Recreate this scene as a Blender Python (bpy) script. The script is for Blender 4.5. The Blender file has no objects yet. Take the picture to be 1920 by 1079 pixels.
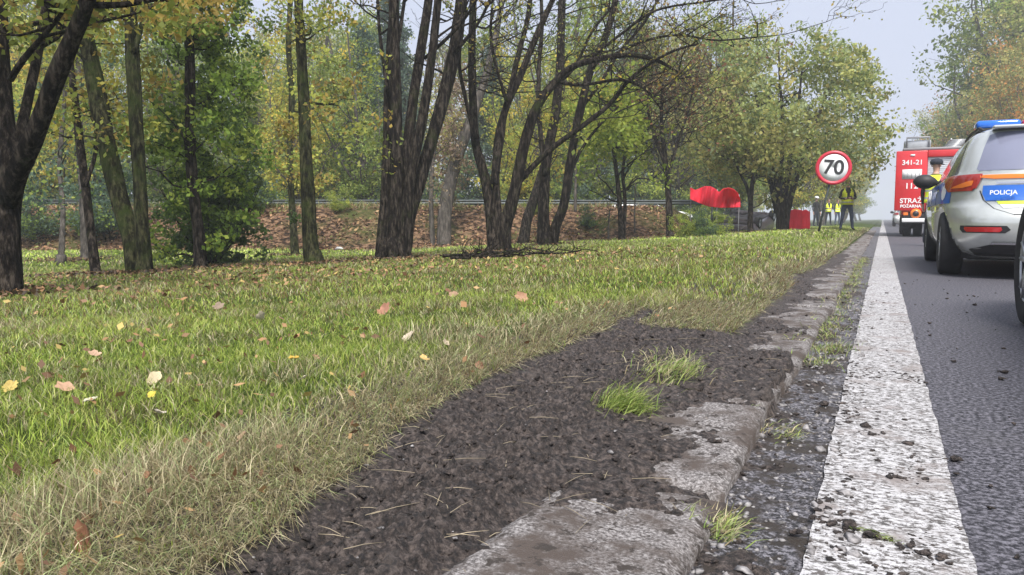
import bpy, bmesh, math, random
import numpy as np
from mathutils import Vector, Matrix
from mathutils.bvhtree import BVHTree

sc = bpy.context.scene
C = sc.collection
R = math.radians
rng = np.random.default_rng(7)
random.seed(7)

# ------------------------------------------------------------------ camera
CAM_H = .54
YAW, PITCH = R(25.675), R(5.1)
cam_d = bpy.data.cameras.new('camera')
cam = bpy.data.objects.new('camera', cam_d)
C.objects.link(cam)
cam.location = (0, 0, CAM_H)
cam.rotation_euler = (math.pi/2 - PITCH, 0, YAW)
cam_d.lens = 27.0
cam_d.sensor_width = 36
cam_d.clip_start = .05
cam_d.clip_end = 3000
cam_d.dof.use_dof = False
sc.camera = cam

# ------------------------------------------------------------------ sky, sun, exposure
SUN_EL, SUN_AZ = R(56), R(150)          # veiled sun high on the right, behind the camera
w = bpy.data.worlds.new('World')
sc.world = w
w.use_nodes = True
nt = w.node_tree
nt.nodes.clear()
sky = nt.nodes.new('ShaderNodeTexSky')
sky.sky_type = 'NISHITA'
sky.sun_disc = False
sky.sun_elevation = SUN_EL
sky.sun_rotation = SUN_AZ
sky.air_density = 1.0
sky.dust_density = 5.0
sky.ozone_density = 1.0
hs = nt.nodes.new('ShaderNodeHueSaturation')
hs.inputs['Saturation'].default_value = .42
mixw = nt.nodes.new('ShaderNodeMixRGB')
mixw.inputs[0].default_value = .85       # overcast veil over the clear sky
mixw.inputs[2].default_value = (6.3, 6.9, 8.7, 1)
bgn = nt.nodes.new('ShaderNodeBackground')
bgn.inputs[1].default_value = .052
wo = nt.nodes.new('ShaderNodeOutputWorld')
nt.links.new(sky.outputs[0], hs.inputs['Color'])
nt.links.new(hs.outputs[0], mixw.inputs[1])
nt.links.new(mixw.outputs[0], bgn.inputs[0])
nt.links.new(bgn.outputs[0], wo.inputs[0])
sl = bpy.data.lights.new('sun', 'SUN')
sl.energy = 3.0
sl.angle = R(22)
sl.color = (1, .96, .9)
so = bpy.data.objects.new('sun', sl)
C.objects.link(so)
dirv = Vector((math.sin(SUN_AZ)*math.cos(SUN_EL), math.cos(SUN_AZ)*math.cos(SUN_EL), math.sin(SUN_EL)))
so.rotation_euler = dirv.to_track_quat('Z', 'Y').to_euler()
sc.view_settings.view_transform = 'Standard'
sc.view_settings.look = 'None'
sc.view_settings.gamma = 1
sc.view_settings.use_curve_mapping = False
sc.view_settings.exposure = 1.15
sc.cycles.max_bounces = 6
sc.cycles.diffuse_bounces = 3
sc.cycles.glossy_bounces = 2
sc.cycles.transmission_bounces = 4
sc.cycles.volume_bounces = 1
sc.cycles.use_denoising = True

# ------------------------------------------------------------------ small helpers
cyw, syw = math.cos(YAW), math.sin(YAW)
FW = np.array([-syw*math.cos(PITCH), cyw*math.cos(PITCH), -math.sin(PITCH)])
RT = np.array([cyw, syw, 0.])
UP = np.cross(RT, FW)
EYE = np.array([0, 0, CAM_H])
FPX = 1440.

def ray(px, py):
    return FW + RT*(px-960)/FPX - UP*(py-539.5)/FPX

def P(px, py, d):
    return EYE + ray(px, py)*d

def in_view(pts, mx=.12):
    d = pts - EYE
    z = d @ FW
    z1 = np.maximum(z, 1e-3)
    u = 960 + FPX*(d @ RT)/z1
    v = 539.5 - FPX*(d @ UP)/z1
    return (z > .2) & (u > -1920*mx) & (u < 1920*(1+mx)) & (v > -300) & (v < 1079+260)

def _h(ix, iy, iz, seed):
    n = (ix*374761393 + iy*668265263 + iz*2147483647 + seed*974634777) & 0xffffffff
    n = ((n ^ (n >> 13))*1274126177) & 0xffffffff
    n = ((n ^ (n >> 16))*2246822519) & 0xffffffff
    return ((n ^ (n >> 15)) & 0xffff)/65535.0

def vn(x, y, z=0., seed=0):
    x, y, z = np.broadcast_arrays(np.asarray(x, float), np.asarray(y, float), np.asarray(z, float))
    xi, yi, zi = np.floor(x).astype(np.int64), np.floor(y).astype(np.int64), np.floor(z).astype(np.int64)
    fx, fy, fz = x-xi, y-yi, z-zi
    fx, fy, fz = fx*fx*(3-2*fx), fy*fy*(3-2*fy), fz*fz*(3-2*fz)
    r = 0
    for a in (0, 1):
        for b in (0, 1):
            for c in (0, 1):
                r = r + _h(xi+a, yi+b, zi+c, seed)*(fx if a else 1-fx)*(fy if b else 1-fy)*(fz if c else 1-fz)
    return r

def fbm(x, y, z=0., seed=0, o=4, g=.5):
    s, a, t = 0, 1., 0
    for k in range(o):
        s = s + a*vn(x*2**k, y*2**k, z*2**k, seed+k*17)
        t += a
        a *= g
    return s/t*2-1

def ss(x, a, b):
    t = np.clip((np.asarray(x, float)-a)/(b-a), 0, 1)
    return t*t*(3-2*t)

# ------------------------------------------------------------------ the lie of the land
BP0, BD = np.array([-22., 15.]), np.array([16., 8.5])/math.hypot(16, 8.5)
BN = np.array([-BD[1], BD[0]])
ROAD_L, ROAD_R = -.25, 6.5

def bank_s(X, Y):
    return (X-BP0[0])*BN[0] + (Y-BP0[1])*BN[1]

def terrain(X, Y):
    X, Y = np.asarray(X, float), np.asarray(Y, float)
    d = -X-.6
    z = .05 + .05*np.clip(d, 0, 1) - .045*np.clip(d-1.2, 0, None) + .075*ss(Y, 8, 19)*ss(-X, .4, 1.6)*(1-ss(-X, 5, 12))
    z = np.maximum(z, -.42 + .04*vn(X*.2, Y*.2, 0, 5))
    z = z + .03*fbm(X*.35, Y*.35, 0, 3, 2)*ss(-X, 2, 5)
    s = bank_s(X, Y)
    fade = 1-ss(X, -7.6, -5.8)
    b = ss(s, 0, 4.2)*fade
    z = z*(1-b) + (.98 + .08*fbm(X*.3, Y*.3, 0, 9, 2))*b
    c = ss(s, 6.5, 10)*fade
    z = z*(1-c) - .12*c
    z = np.where(X > -.57, -.03, z)
    z = np.where(X > ROAD_R+.15, .1 + .02*np.clip(X-ROAD_R-1, 0, 40), z)
    return z

def G(px, py):
    r = ray(px, py)
    t, dt = .6, .02
    while t < 220:
        p = EYE + r*t
        if p[2] < float(terrain(p[0], p[1])):
            return p, t
        t += dt*max(1, t/4)
    return p, t

def on_ground(px, py):
    p, t = G(px, py)
    return np.array([p[0], p[1], float(terrain(p[0], p[1]))]), t

# ------------------------------------------------------------------ mesh and object helpers
def mesh_np(name, V, F, col=None, smooth=False, mats=(), mi=None):
    """V (n,3), F a list of faces or an (m,k) array -> mesh, without python loops"""
    V = np.asarray(V, np.float32)
    me = bpy.data.meshes.new(name)
    me.vertices.add(len(V))
    me.vertices.foreach_set('co', V.ravel())
    if isinstance(F, np.ndarray):
        k = F.shape[1]
        lv = F.ravel().astype(np.int32)
        st = np.arange(0, len(lv), k, dtype=np.int32)
        tot = np.full(len(F), k, np.int32)
    else:
        tot = np.array([len(f) for f in F], np.int32)
        lv = np.array([i for f in F for i in f], np.int32)
        st = np.concatenate(([0], np.cumsum(tot)[:-1])).astype(np.int32)
    me.loops.add(len(lv))
    me.loops.foreach_set('vertex_index', lv)
    me.polygons.add(len(st))
    me.polygons.foreach_set('loop_start', st)
    me.polygons.foreach_set('loop_total', tot)
    if smooth:
        me.polygons.foreach_set('use_smooth', np.ones(len(st), bool))
    for m in mats:
        me.materials.append(m)
    if mi is not None:
        me.polygons.foreach_set('material_index', np.asarray(mi, np.int32))
    if col is not None:
        a = me.color_attributes.new('tint', 'FLOAT_COLOR', 'POINT')
        c = np.ones((len(V), 4), np.float32)
        c[:, :3] = col
        a.data.foreach_set('color', c.ravel())
    me.update(calc_edges=True)
    me.validate()
    return me

class MB:
    def __init__(s):
        s.V, s.F, s.M, s.n = [], [], [], 0
    def add(s, V, F, m=0):
        V = np.asarray(V, float)
        s.V.append(V)
        s.F += [tuple(int(i)+s.n for i in f) for f in F]
        s.M += [m]*len(F)
        s.n += len(V)
        return s
    def box(s, c, d, rot=None, m=0):
        x, y, z = [q/2 for q in d]
        V = np.array([[a*x, b*y, e*z] for a in (-1, 1) for b in (-1, 1) for e in (-1, 1)])
        if rot is not None:
            V = V @ np.array(rot.to_matrix() if hasattr(rot, 'to_matrix') else rot).T
        return s.add(V + np.array(c), [(0,1,3,2),(4,6,7,5),(0,4,5,1),(2,3,7,6),(0,2,6,4),(1,5,7,3)], m)
    def tube(s, pts, rad, sides=8, m=0, cap=True, lump=0., seed=0):
        V, F = tube_geo(pts, rad, sides, cap, lump, seed)
        return s.add(V, F, m)
    def cyl(s, c, r, h, axis='z', sides=20, m=0, r2=None):
        c = np.array(c, float)
        a = {'x': (1,0,0), 'y': (0,1,0), 'z': (0,0,1)}[axis]
        a = np.array(a)*h/2
        return s.tube([c-a, c+a], [r, r if r2 is None else r2], sides, m)
    def build(s, name, mats, parent=None, smooth=False, bevel=0):
        if not isinstance(mats, (list, tuple)):
            mats = [mats]
        V = np.concatenate(s.V)
        me = mesh_np(name, V, s.F, None, smooth, mats, s.M)
        o = link(name, me, parent)
        if bevel:
            md = o.modifiers.new('bevel', 'BEVEL')
            md.width = bevel
            md.segments = 2
            md.limit_method = 'ANGLE'
        return o

def tube_geo(pts, rad, sides=8, cap=True, lump=0., seed=0):
    p = np.asarray(pts, float)
    n = len(p)
    r = np.broadcast_to(np.asarray(rad, float), (n,))
    t = np.gradient(p, axis=0)
    t /= np.linalg.norm(t, axis=1)[:, None]+1e-9
    ref = np.array([0, 0, 1.]) if abs(t[0][2]) < .9 else np.array([1., 0, 0])
    u = np.cross(t[0], ref); u /= np.linalg.norm(u)
    U = []
    for k in range(n):
        u = u - t[k]*(u @ t[k])
        u /= np.linalg.norm(u)+1e-9
        U.append(u)
    U = np.array(U)
    W = np.cross(t, U)
    a = np.arange(sides)*2*math.pi/sides
    rr = np.repeat(r[:, None], sides, 1)
    if lump:
        ca, sa = np.cos(a), np.sin(a)
        kk = np.cumsum(np.r_[0, np.linalg.norm(np.diff(p, axis=0), axis=1)])
        rr = rr*(1 + lump*(vn(ca[None]*1.6+7, sa[None]*1.6+3, kk[:, None]*2.2, seed)*2-1) + lump*.6*(vn(ca[None]*4+7, sa[None]*4+3, kk[:, None]*7, seed+5)*2-1))
    V = p[:, None] + rr[..., None]*(np.cos(a)[None, :, None]*U[:, None] + np.sin(a)[None, :, None]*W[:, None])
    V = V.reshape(-1, 3)
    F = []
    for k in range(n-1):
        for j in range(sides):
            j2 = (j+1) % sides
            F.append((k*sides+j, k*sides+j2, (k+1)*sides+j2, (k+1)*sides+j))
    if cap:
        F.append(tuple(range(sides))[::-1])
        F.append(tuple((n-1)*sides+j for j in range(sides)))
    return V, F

def smooth_path(pts, rad, step):
    """Catmull-Rom through the points"""
    p = np.asarray(pts, float)
    r = np.asarray(rad, float)
    q = np.vstack([2*p[0]-p[1], p, 2*p[-1]-p[-2]])
    rr = np.r_[r[0], r, r[-1]]
    out, ro = [], []
    for k in range(len(p)-1):
        a, b, c, d = q[k:k+4]
        m = max(2, int(np.linalg.norm(c-b)/step))
        for t in np.arange(m)/m:
            out.append(.5*(2*b + (c-a)*t + (2*a-5*b+4*c-d)*t*t + (3*b-a-3*c+d)*t**3))
            ro.append(rr[k+1]*(1-t)+rr[k+2]*t)
    out.append(p[-1]); ro.append(r[-1])
    return np.array(out), np.array(ro)

def link(name, me, parent=None):
    o = bpy.data.objects.new(name, me)
    C.objects.link(o)
    if parent is not None:
        o.parent = parent
    return o

def tag(o, label=None, cat=None, group=None, kind=None):
    if label: o['label'] = label
    if cat: o['category'] = cat
    if group: o['group'] = group
    if kind: o['kind'] = kind
    return o

def thing(name, loc, label, cat, group=None, rz=0.):
    o = bpy.data.objects.new(name, None)
    o.empty_display_size = .2
    C.objects.link(o)
    o.location = loc
    o.rotation_euler = (0, 0, rz)
    return tag(o, label, cat, group)

def copy_thing(o, label=None, group=None):
    c = o.copy(); C.objects.link(c)
    for ch in o.children:
        d = ch.copy(); C.objects.link(d); d.parent = c
        for g in ch.children:
            e = g.copy(); C.objects.link(e); e.parent = d
    if label: c['label'] = label
    if group: c['group'] = group
    return c

# ------------------------------------------------------------------ materials
def mat(name, col, rough=.7, metal=0., var=0., vscale=5., col2=None, bump=0., bscale=30., tint=False, coat=0., spec=.5, emit=None, estr=0., transl=0., detail=4, gen=False):
    m = bpy.data.materials.new(name)
    m.use_nodes = True
    t = m.node_tree
    b = t.nodes['Principled BSDF']
    b.inputs['Roughness'].default_value = rough
    b.inputs['Metallic'].default_value = metal
    b.inputs['Coat Weight'].default_value = coat
    b.inputs['Specular IOR Level'].default_value = spec
    tc = t.nodes.new('ShaderNodeTexCoord')
    src = tc.outputs['Generated' if gen else 'Object']
    colsock = None
    if tint:
        at = t.nodes.new('ShaderNodeAttribute')
        at.attribute_name = 'tint'
        colsock = at.outputs['Color']
    if var or col2:
        n = t.nodes.new('ShaderNodeTexNoise')
        n.inputs['Scale'].default_value = vscale
        n.inputs['Detail'].default_value = detail
        n.inputs['Roughness'].default_value = .6
        t.links.new(src, n.inputs['Vector'])
        rp = t.nodes.new('ShaderNodeValToRGB')
        rp.color_ramp.elements[0].position = .35
        rp.color_ramp.elements[1].position = .65
        c2 = col2 if col2 else tuple(min(1, q*(1+var)) for q in col)
        c1 = col if col2 else tuple(q*(1-var) for q in col)
        rp.color_ramp.elements[0].color = (*c1, 1)
        rp.color_ramp.elements[1].color = (*c2, 1)
        t.links.new(n.outputs['Fac'], rp.inputs[0])
        if colsock is None:
            colsock = rp.outputs[0]
    b.inputs['Base Color'].default_value = (*col, 1)
    if colsock is not None:
        t.links.new(colsock, b.inputs['Base Color'])
    if bump:
        n2 = t.nodes.new('ShaderNodeTexNoise')
        n2.inputs['Scale'].default_value = bscale
        n2.inputs['Detail'].default_value = 6
        t.links.new(src, n2.inputs['Vector'])
        bp = t.nodes.new('ShaderNodeBump')
        bp.inputs['Strength'].default_value = bump
        bp.inputs['Distance'].default_value = .02
        t.links.new(n2.outputs['Fac'], bp.inputs['Height'])
        t.links.new(bp.outputs[0], b.inputs['Normal'])
    if emit:
        b.inputs['Emission Color'].default_value = (*emit, 1)
        b.inputs['Emission Strength'].default_value = estr
    if transl:
        tr = t.nodes.new('ShaderNodeBsdfTranslucent')
        mx = t.nodes.new('ShaderNodeMixShader')
        mx.inputs[0].default_value = transl
        if colsock is not None:
            t.links.new(colsock, tr.inputs[0])
        else:
            tr.inputs[0].default_value = (*col, 1)
        t.links.new(b.outputs[0], mx.inputs[1])
        t.links.new(tr.outputs[0], mx.inputs[2])
        t.links.new(mx.outputs[0], t.nodes['Material Output'].inputs[0])
    return m

def ramp_mat(name, stops, vscale, rough=.85, bump=.5, bscale=200, second=None, stretch=None, bdist=.01):
    """a noise driven through a colour ramp; second = (scale, threshold, colour) blotches on top"""
    m = bpy.data.materials.new(name)
    m.use_nodes = True
    t = m.node_tree
    b = t.nodes['Principled BSDF']
    b.inputs['Roughness'].default_value = rough
    tc = t.nodes.new('ShaderNodeTexCoord')
    src = tc.outputs['Object']
    if stretch:
        mp = t.nodes.new('ShaderNodeMapping')
        mp.inputs['Scale'].default_value = stretch
        t.links.new(src, mp.inputs[0])
        ssrc = mp.outputs[0]
    else:
        ssrc = src
    n = t.nodes.new('ShaderNodeTexNoise')
    n.inputs['Scale'].default_value = vscale
    n.inputs['Detail'].default_value = 8
    n.inputs['Roughness'].default_value = .7
    t.links.new(ssrc, n.inputs['Vector'])
    rp = t.nodes.new('ShaderNodeValToRGB')
    el = rp.color_ramp.elements
    while len(el) < len(stops):
        el.new(.5)
    for e, (p, c) in zip(el, stops):
        e.position = p
        e.color = (*c, 1)
    t.links.new(n.outputs['Fac'], rp.inputs[0])
    out = rp.outputs[0]
    for sc_, th, c, soft in (second or []):
        n3 = t.nodes.new('ShaderNodeTexNoise')
        n3.inputs['Scale'].default_value = sc_
        n3.inputs['Detail'].default_value = 6
        n3.inputs['Roughness'].default_value = .65
        t.links.new(ssrc if sc_ < 0 else src, n3.inputs['Vector'])
        r3 = t.nodes.new('ShaderNodeValToRGB')
        r3.color_ramp.elements[0].position = th
        r3.color_ramp.elements[0].color = (0, 0, 0, 1)
        r3.color_ramp.elements[1].position = th+soft
        r3.color_ramp.elements[1].color = (1, 1, 1, 1)
        t.links.new(n3.outputs['Fac'], r3.inputs[0])
        mx = t.nodes.new('ShaderNodeMixRGB')
        mx.inputs[2].default_value = (*c, 1)
        t.links.new(r3.outputs[0], mx.inputs[0])
        t.links.new(out, mx.inputs[1])
        out = mx.outputs[0]
    t.links.new(out, b.inputs['Base Color'])
    n2 = t.nodes.new('ShaderNodeTexNoise')
    n2.inputs['Scale'].default_value = bscale
    n2.inputs['Detail'].default_value = 5
    n2.inputs['Roughness'].default_value = .7
    t.links.new(ssrc, n2.inputs['Vector'])
    bp = t.nodes.new('ShaderNodeBump')
    bp.inputs['Strength'].default_value = bump
    bp.inputs['Distance'].default_value = bdist
    t.links.new(n2.outputs['Fac'], bp.inputs['Height'])
    t.links.new(bp.outputs[0], b.inputs['Normal'])
    return m

M = {}
M['asphalt'] = ramp_mat('asphalt', [(.42, (.010, .010, .014)), (.5, (.052, .050, .060)), (.58, (.15, .145, .17))], 80, .7, .35, 200,
                        second=[(1.3, .56, (.075, .072, .078), .2), (9, .66, (.045, .038, .032), .06)], bdist=.006)
M['gutter'] = ramp_mat('gutter_asphalt', [(.43, (.014, .013, .015)), (.5, (.075, .071, .08)), (.57, (.28, .27, .30))], 120, .5, 1., 150,
                       second=[(7, .5, (.04, .03, .023), .08), (26, .56, (.03, .023, .018), .05)], bdist=.01)
M['line'] = ramp_mat('line_paint', [(.43, (.07, .065, .062)), (.475, (.36, .35, .35)), (.56, (.54, .535, .55))], 60, .7, .8, 90,
                     second=[(70, .56, (.10, .09, .085), .04), (4.5, .54, (.24, .21, .20), .12), (14, .60, (.12, .10, .09), .06), (160, .57, (.14, .13, .13), .05)], stretch=(1, 2.0, 1), bdist=.005)
M['kerb'] = ramp_mat('kerb_concrete', [(.40, (.055, .048, .045)), (.5, (.17, .155, .15)), (.62, (.38, .36, .355))], 150, .8, .6, 260,
                     second=[(7, .44, (.072, .055, .046), .14), (30, .56, (.035, .027, .022), .05)], bdist=.006)
M['mud'] = ramp_mat('mud', [(.40, (.009, .0065, .0055)), (.5, (.038, .028, .024)), (.64, (.13, .103, .09))], 75, .62, 1., 110, 
                    second=[(6, .58, (.10, .082, .072), .15)], bdist=.012)
M['lawn'] = ramp_mat('lawn_soil', [(.35, (.022, .035, .010)), (.55, (.055, .085, .018)), (.7, (.10, .12, .03))], 6, .95, .8, 60,
                     second=[(1.4, .55, (.075, .062, .028), .12)], bdist=.03)
M['bank'] = ramp_mat('bank_litter', [(.43, (.016, .010, .006)), (.5, (.095, .055, .032)), (.58, (.24, .15, .09))], 6, .95, .8, 18,
                     second=[(.5, .5, (.06, .07, .02), .15)], bdist=.05)
M['forest_floor'] = ramp_mat('forest_floor', [(.35, (.02, .03, .012)), (.6, (.06, .08, .03))], 1.5, .95, .6, 12, bdist=.05)
M['bark'] = ramp_mat('bark_dark', [(.40, (.004, .003, .0025)), (.5, (.020, .0155, .0125)), (.60, (.080, .065, .052))], 22, .9, 1., 24,
                     second=[(3.2, .56, (.030, .038, .011), .14)], stretch=(1, 1, .2), bdist=.09)
M['bark_moss'] = ramp_mat('bark_moss', [(.40, (.005, .005, .003)), (.5, (.026, .026, .012)), (.60, (.080, .078, .038))], 20, .9, 1., 24,
                          second=[(2.4, .47, (.040, .058, .012), .2)], stretch=(1, 1, .22), bdist=.09)
M['bark_grey'] = ramp_mat('bark_grey', [(.34, (.03, .027, .025)), (.5, (.09, .08, .07)), (.66, (.19, .165, .145))], 12, .9, 1., 24,
                          second=[(2.4, .58, (.06, .07, .03), .14)], stretch=(1, 1, .25), bdist=.04)
for k_ in ('bark', 'bark_moss', 'bark_grey', 'bank', 'lawn'):
    M[k_].node_tree.nodes['Principled BSDF'].inputs['Specular IOR Level'].default_value = .12
M['grass'] = mat('grass_blade', (.1, .2, .03), .55, tint=True, transl=.35, spec=.35)
M['leaf'] = mat('leaf', (.1, .14, .03), .6, tint=True, transl=.5, spec=.3)
M['dryleaf'] = mat('dry_leaf', (.3, .2, .1), .7, tint=True, transl=.15)

# ================================================================== GROUND
def axis_grid(a, b, fine_a, fine_b, step, grow=1.12):
    xs = list(np.arange(fine_a, fine_b+step*.5, step))
    s, x = step, xs[-1]
    while x < b:
        s = min(s*grow, 60)
        x += s
        xs.append(min(x, b))
    s, x = step, xs[0]
    while x > a:
        s = min(s*grow, 60)
        x -= s
        xs.insert(0, max(x, a))
    return np.array(xs)

def mud_left(Y):
    """X of the left edge of the torn-up strip"""
    e = np.interp(Y, [0, .7, 1.16, 1.6, 2.2, 2.9, 3.5, 3.85, 4.05, 4.5, 5.2, 5.8, 6.6, 7.6, 8.6, 10],
                     [-.66, -.82, -.92, -1.0, -1.05, -1.07, -1.1, -1.08, -.72, -.52, -.5, -.56, -.68, -.66, -.52, -.45])
    return e + .05*fbm(Y*5, 3.1, 0, 21, 3)

def mud_right_gap(X, Y):
    """1 inside the wedge of standing grass between the two gouges"""
    a = (X > -.98 + .35*ss(Y, 3.2, 3.9)*0 - .62*ss(3.55-Y, -.1, .6)*0)
    return a

xs = axis_grid(-420, 420, -14, 0, .22)
ys = axis_grid(-25, 900, 0, 26, .25)
xs = np.unique(np.r_[xs, -1.31, -1.35, -.565, -.575, ROAD_R+.14, ROAD_R+.16])
XX, YY = np.meshgrid(xs, ys)
ZZ = terrain(XX, YY)
ZZ = ZZ - .12*((XX > -1.30) & (XX < -.5) & (YY > .2) & (YY < 12))
nx, ny = len(xs), len(ys)
ii = (np.arange(ny-1)[:, None]*nx + np.arange(nx-1)[None]).ravel()
FF = np.stack([ii, ii+1, ii+nx+1, ii+nx], 1)
cx, cy = XX.ravel()[FF].mean(1), YY.ravel()[FF].mean(1)
sb = bank_s(cx, cy)
fd = 1-ss(cx, -7.6, -5.8)
mi = np.zeros(len(FF), int)
mi[(sb > -.15) & (sb < 7.2) & (fd > .12)] = 1
mi[(sb >= 7.2) & (cx < -3.5) | (cx > ROAD_R) | (np.abs(cx) > 40) | (cy > 75)] = 2
ground = link('lawn', mesh_np('lawn', np.stack([XX, YY, ZZ], -1).reshape(-1, 3), FF, None, True, [M['lawn'], M['bank'], M['forest_floor']], mi))
tag(ground, kind='structure')

def sheet(name, x0, x1, y0, y1, z, m, nxs=2, nys=2, jag=0., seed=0):
    X = np.linspace(x0, x1, nxs)
    Y = y0 + (y1-y0)*np.linspace(0, 1, nys)**2.2
    A, B = np.meshgrid(X, Y)
    A = A.copy()
    if jag:
        A[:, 0] += jag*fbm(Y*22, 1.3, 0, seed, 4)*1.4 + jag*.8*fbm(Y*3, 1.3, 0, seed+4, 2)
        A[:, -1] += jag*fbm(Y*22, 8.3, 0, seed+9, 4)*1.2
    V = np.stack([A, B, np.full_like(A, z)], -1).reshape(-1, 3)
    i = (np.arange(nys-1)[:, None]*nxs + np.arange(nxs-1)[None]).ravel()
    o = link(name, mesh_np(name, V, np.stack([i, i+1, i+nxs+1, i+nxs], 1), None, False, [m]))
    return tag(o, kind='structure')

sheet('road', -.06, ROAD_R, -6, 420, 0, M['asphalt'], 4, 60)
sheet('road_gutter', -.58, -.055, -6, 60, -.004, M['gutter'], 4, 60)
ln = sheet('road_marking', -.091, .149, -1, 400, .005, M['line'], 6, 1400, .005, 4)
sheet('centre_marking', 3.55, 3.68, 30, 400, .005, M['line'], 2, 30)
sheet('far_edge_marking', ROAD_R-.5, ROAD_R-.26, -5, 400, .005, M['line'], 2, 30)
# second carriageway behind the bank
def strip_along_bank(name, s0, s1, z, m, t0=-60, t1=40):
    pts = [BP0+BD*t0+BN*s0, BP0+BD*t1+BN*s0, BP0+BD*t1+BN*s1, BP0+BD*t0+BN*s1]
    return tag(link(name, mesh_np(name, [(*p, z) for p in pts], [(0, 1, 2, 3)], None, False, [m])), kind='structure')
strip_along_bank('slip_road', 10.4, 17.5, -.06, M['asphalt'], -40, 12)

# kerb of single concrete slabs
kerb = tag(thing('kerb', (0, 0, 0), None, None), kind='structure')
for k in range(58):
    y0 = .15 + k*.655
    n = 14 if k < 8 else 5
    nyk = 22 if k < 8 else 5
    u = np.linspace(0, 1, n); v = np.linspace(0, 1, nyk)
    A, B = np.meshgrid(u, v)
    X = -.555 + .305*A
    Y = y0 + .64*B
    edge = np.minimum(np.minimum(A, 1-A)*.305, np.minimum(B, 1-B)*.64)
    chip = .010*np.clip(fbm(X*14, Y*14, 0, 31+k, 3), 0, 1)
    Z = .031 + .0025*fbm(X*30, Y*30, 0, 40, 3) - (.012+chip)*(1-ss(edge, 0, .014))
    r = np.random.default_rng(100+k)
    tl = r.normal(0, .006, 2)
    Z += tl[0]*(A-.5)*2 + tl[1]*(B-.5)*2 + (r.normal(0, .004))
    X += r.normal(0, .006) + r.normal(0, .01)*(B-.5)
    X += (A-.5)*.0
    rim = edge < 1e-6
    X = X + np.where(A > .99, .006*fbm(Y*18, 2, 0, 3+k, 3), 0)
    top = np.stack([X, Y, Z], -1).reshape(-1, 3)
    i = (np.arange(nyk-1)[:, None]*n + np.arange(n-1)[None]).ravel()
    F = [tuple(q) for q in np.stack([i, i+1, i+n+1, i+n], 1)]
    ring = list(range(n)) + [j*n+n-1 for j in range(1, nyk)] + [(nyk-1)*n+q for q in range(n-2, -1, -1)] + [j*n for j in range(nyk-2, 0, -1)]
    low = top[ring].copy(); low[:, 2] = -.05
    b0 = len(top)
    L = len(ring)
    for q in range(L):
        F.append((ring[q], b0+q, b0+(q+1) % L, ring[(q+1) % L]))
    o = link('kerb_slab', mesh_np('kerb_slab', np.vstack([top, low]), F, None, k < 8, [M['kerb']]), kerb)

# torn-up soil
def cover(X, Y):
    """how much soil lies over the kerb slabs, 0..1"""
    base = np.interp(Y, [0, .9, 1.25, 1.5, 1.9, 2.1, 2.25, 2.85, 3.0, 3.4, 3.7, 4.1, 5, 6, 8, 40],
                        [.30, .32, .40, .46, .62, .75, 1.15, 1.1, .62, .42, .72, .42, .45, .36, .3, .25])
    left = ss(-X, .30, .54)
    n = fbm(X*9, Y*6, 0, 51, 4)*.6 + fbm(X*26, Y*26, 0, 55, 3)*.28
    return base + left*.42 - .14 + n
yl = [.25]
while yl[-1] < 12:
    yl.append(yl[-1] + max(.007, .0042*yl[-1]**1.25))
yl = np.array(yl)
xl = np.linspace(-1.36, -.115, 175)
A, B = np.meshgrid(xl, yl)
ML = mud_left(B)
wedge = ss(B, 3.25, 3.5)*ss(4.6-B, 0, .3)*ss(A, -1.02, -.9)*ss(-.5-A, 0, .08)   # standing turf right of the tip
lawnz = terrain(np.minimum(A, -.6), B)
inn = ss(A-ML, -.03, .09)
hi = .052 + .012*fbm(A*3, B*2.2, 0, 61, 3) + .034*np.abs(fbm(A*15, B*15, 0, 62, 5, .7)) + .026*fbm(A*48, B*48, 0, 63, 4, .75)
rut = -.022*np.exp(-((A-(ML*.55-.30))/.085)**2)
soil = hi + rut + (lawnz-.052)*ss(-A, .62, .95)*.8
kz = .029 + (cover(A, B)-.5)*.045 + .009*fbm(A*50, B*50, 0, 64, 3)
onk = ss(A, -.60, -.545)
Z = soil*(1-onk) + kz*onk
gz = -.010 + .034*np.clip(fbm(A*8, B*5, 0, 71, 4)+.16, 0, 1) + .010*np.clip(fbm(A*40, B*40, 0, 73, 3), -1, 1) - .01*ss(A, -.2, -.12)
onk2 = ss(A - .02*ss(cover(A*0-.27, B), .80, 1.15), -.292, -.268)
Z = Z*(1-onk2) + gz*onk2
Z = Z*inn + (lawnz-.010)*(1-inn)
Z = Z*(1-wedge) + (.035)*wedge
V = np.stack([A, B, Z], -1).reshape(-1, 3)
nxs, nys = len(xl), len(yl)
i = (np.arange(nys-1)[:, None]*nxs + np.arange(nxs-1)[None]).ravel()
mud = link('mud', mesh_np('mud', V, np.stack([i, i+1, i+nxs+1, i+nxs], 1), None, True, [M['mud']]))
tag(mud, kind='structure')
from_grid = (xl, yl, Z)

def mud_z(x, y):
    a = np.clip(np.searchsorted(xl, x), 0, len(xl)-1)
    b = np.clip(np.searchsorted(yl, y), 0, len(yl)-1)
    return Z[b, a]

def is_mud(X, Y):
    ml = mud_left(Y)
    wd = (Y > 3.35) & (Y < 4.5) & (X > -1.0) & (X < -.52)
    return (X > ml) & (Y < 10) & ~wd

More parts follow.
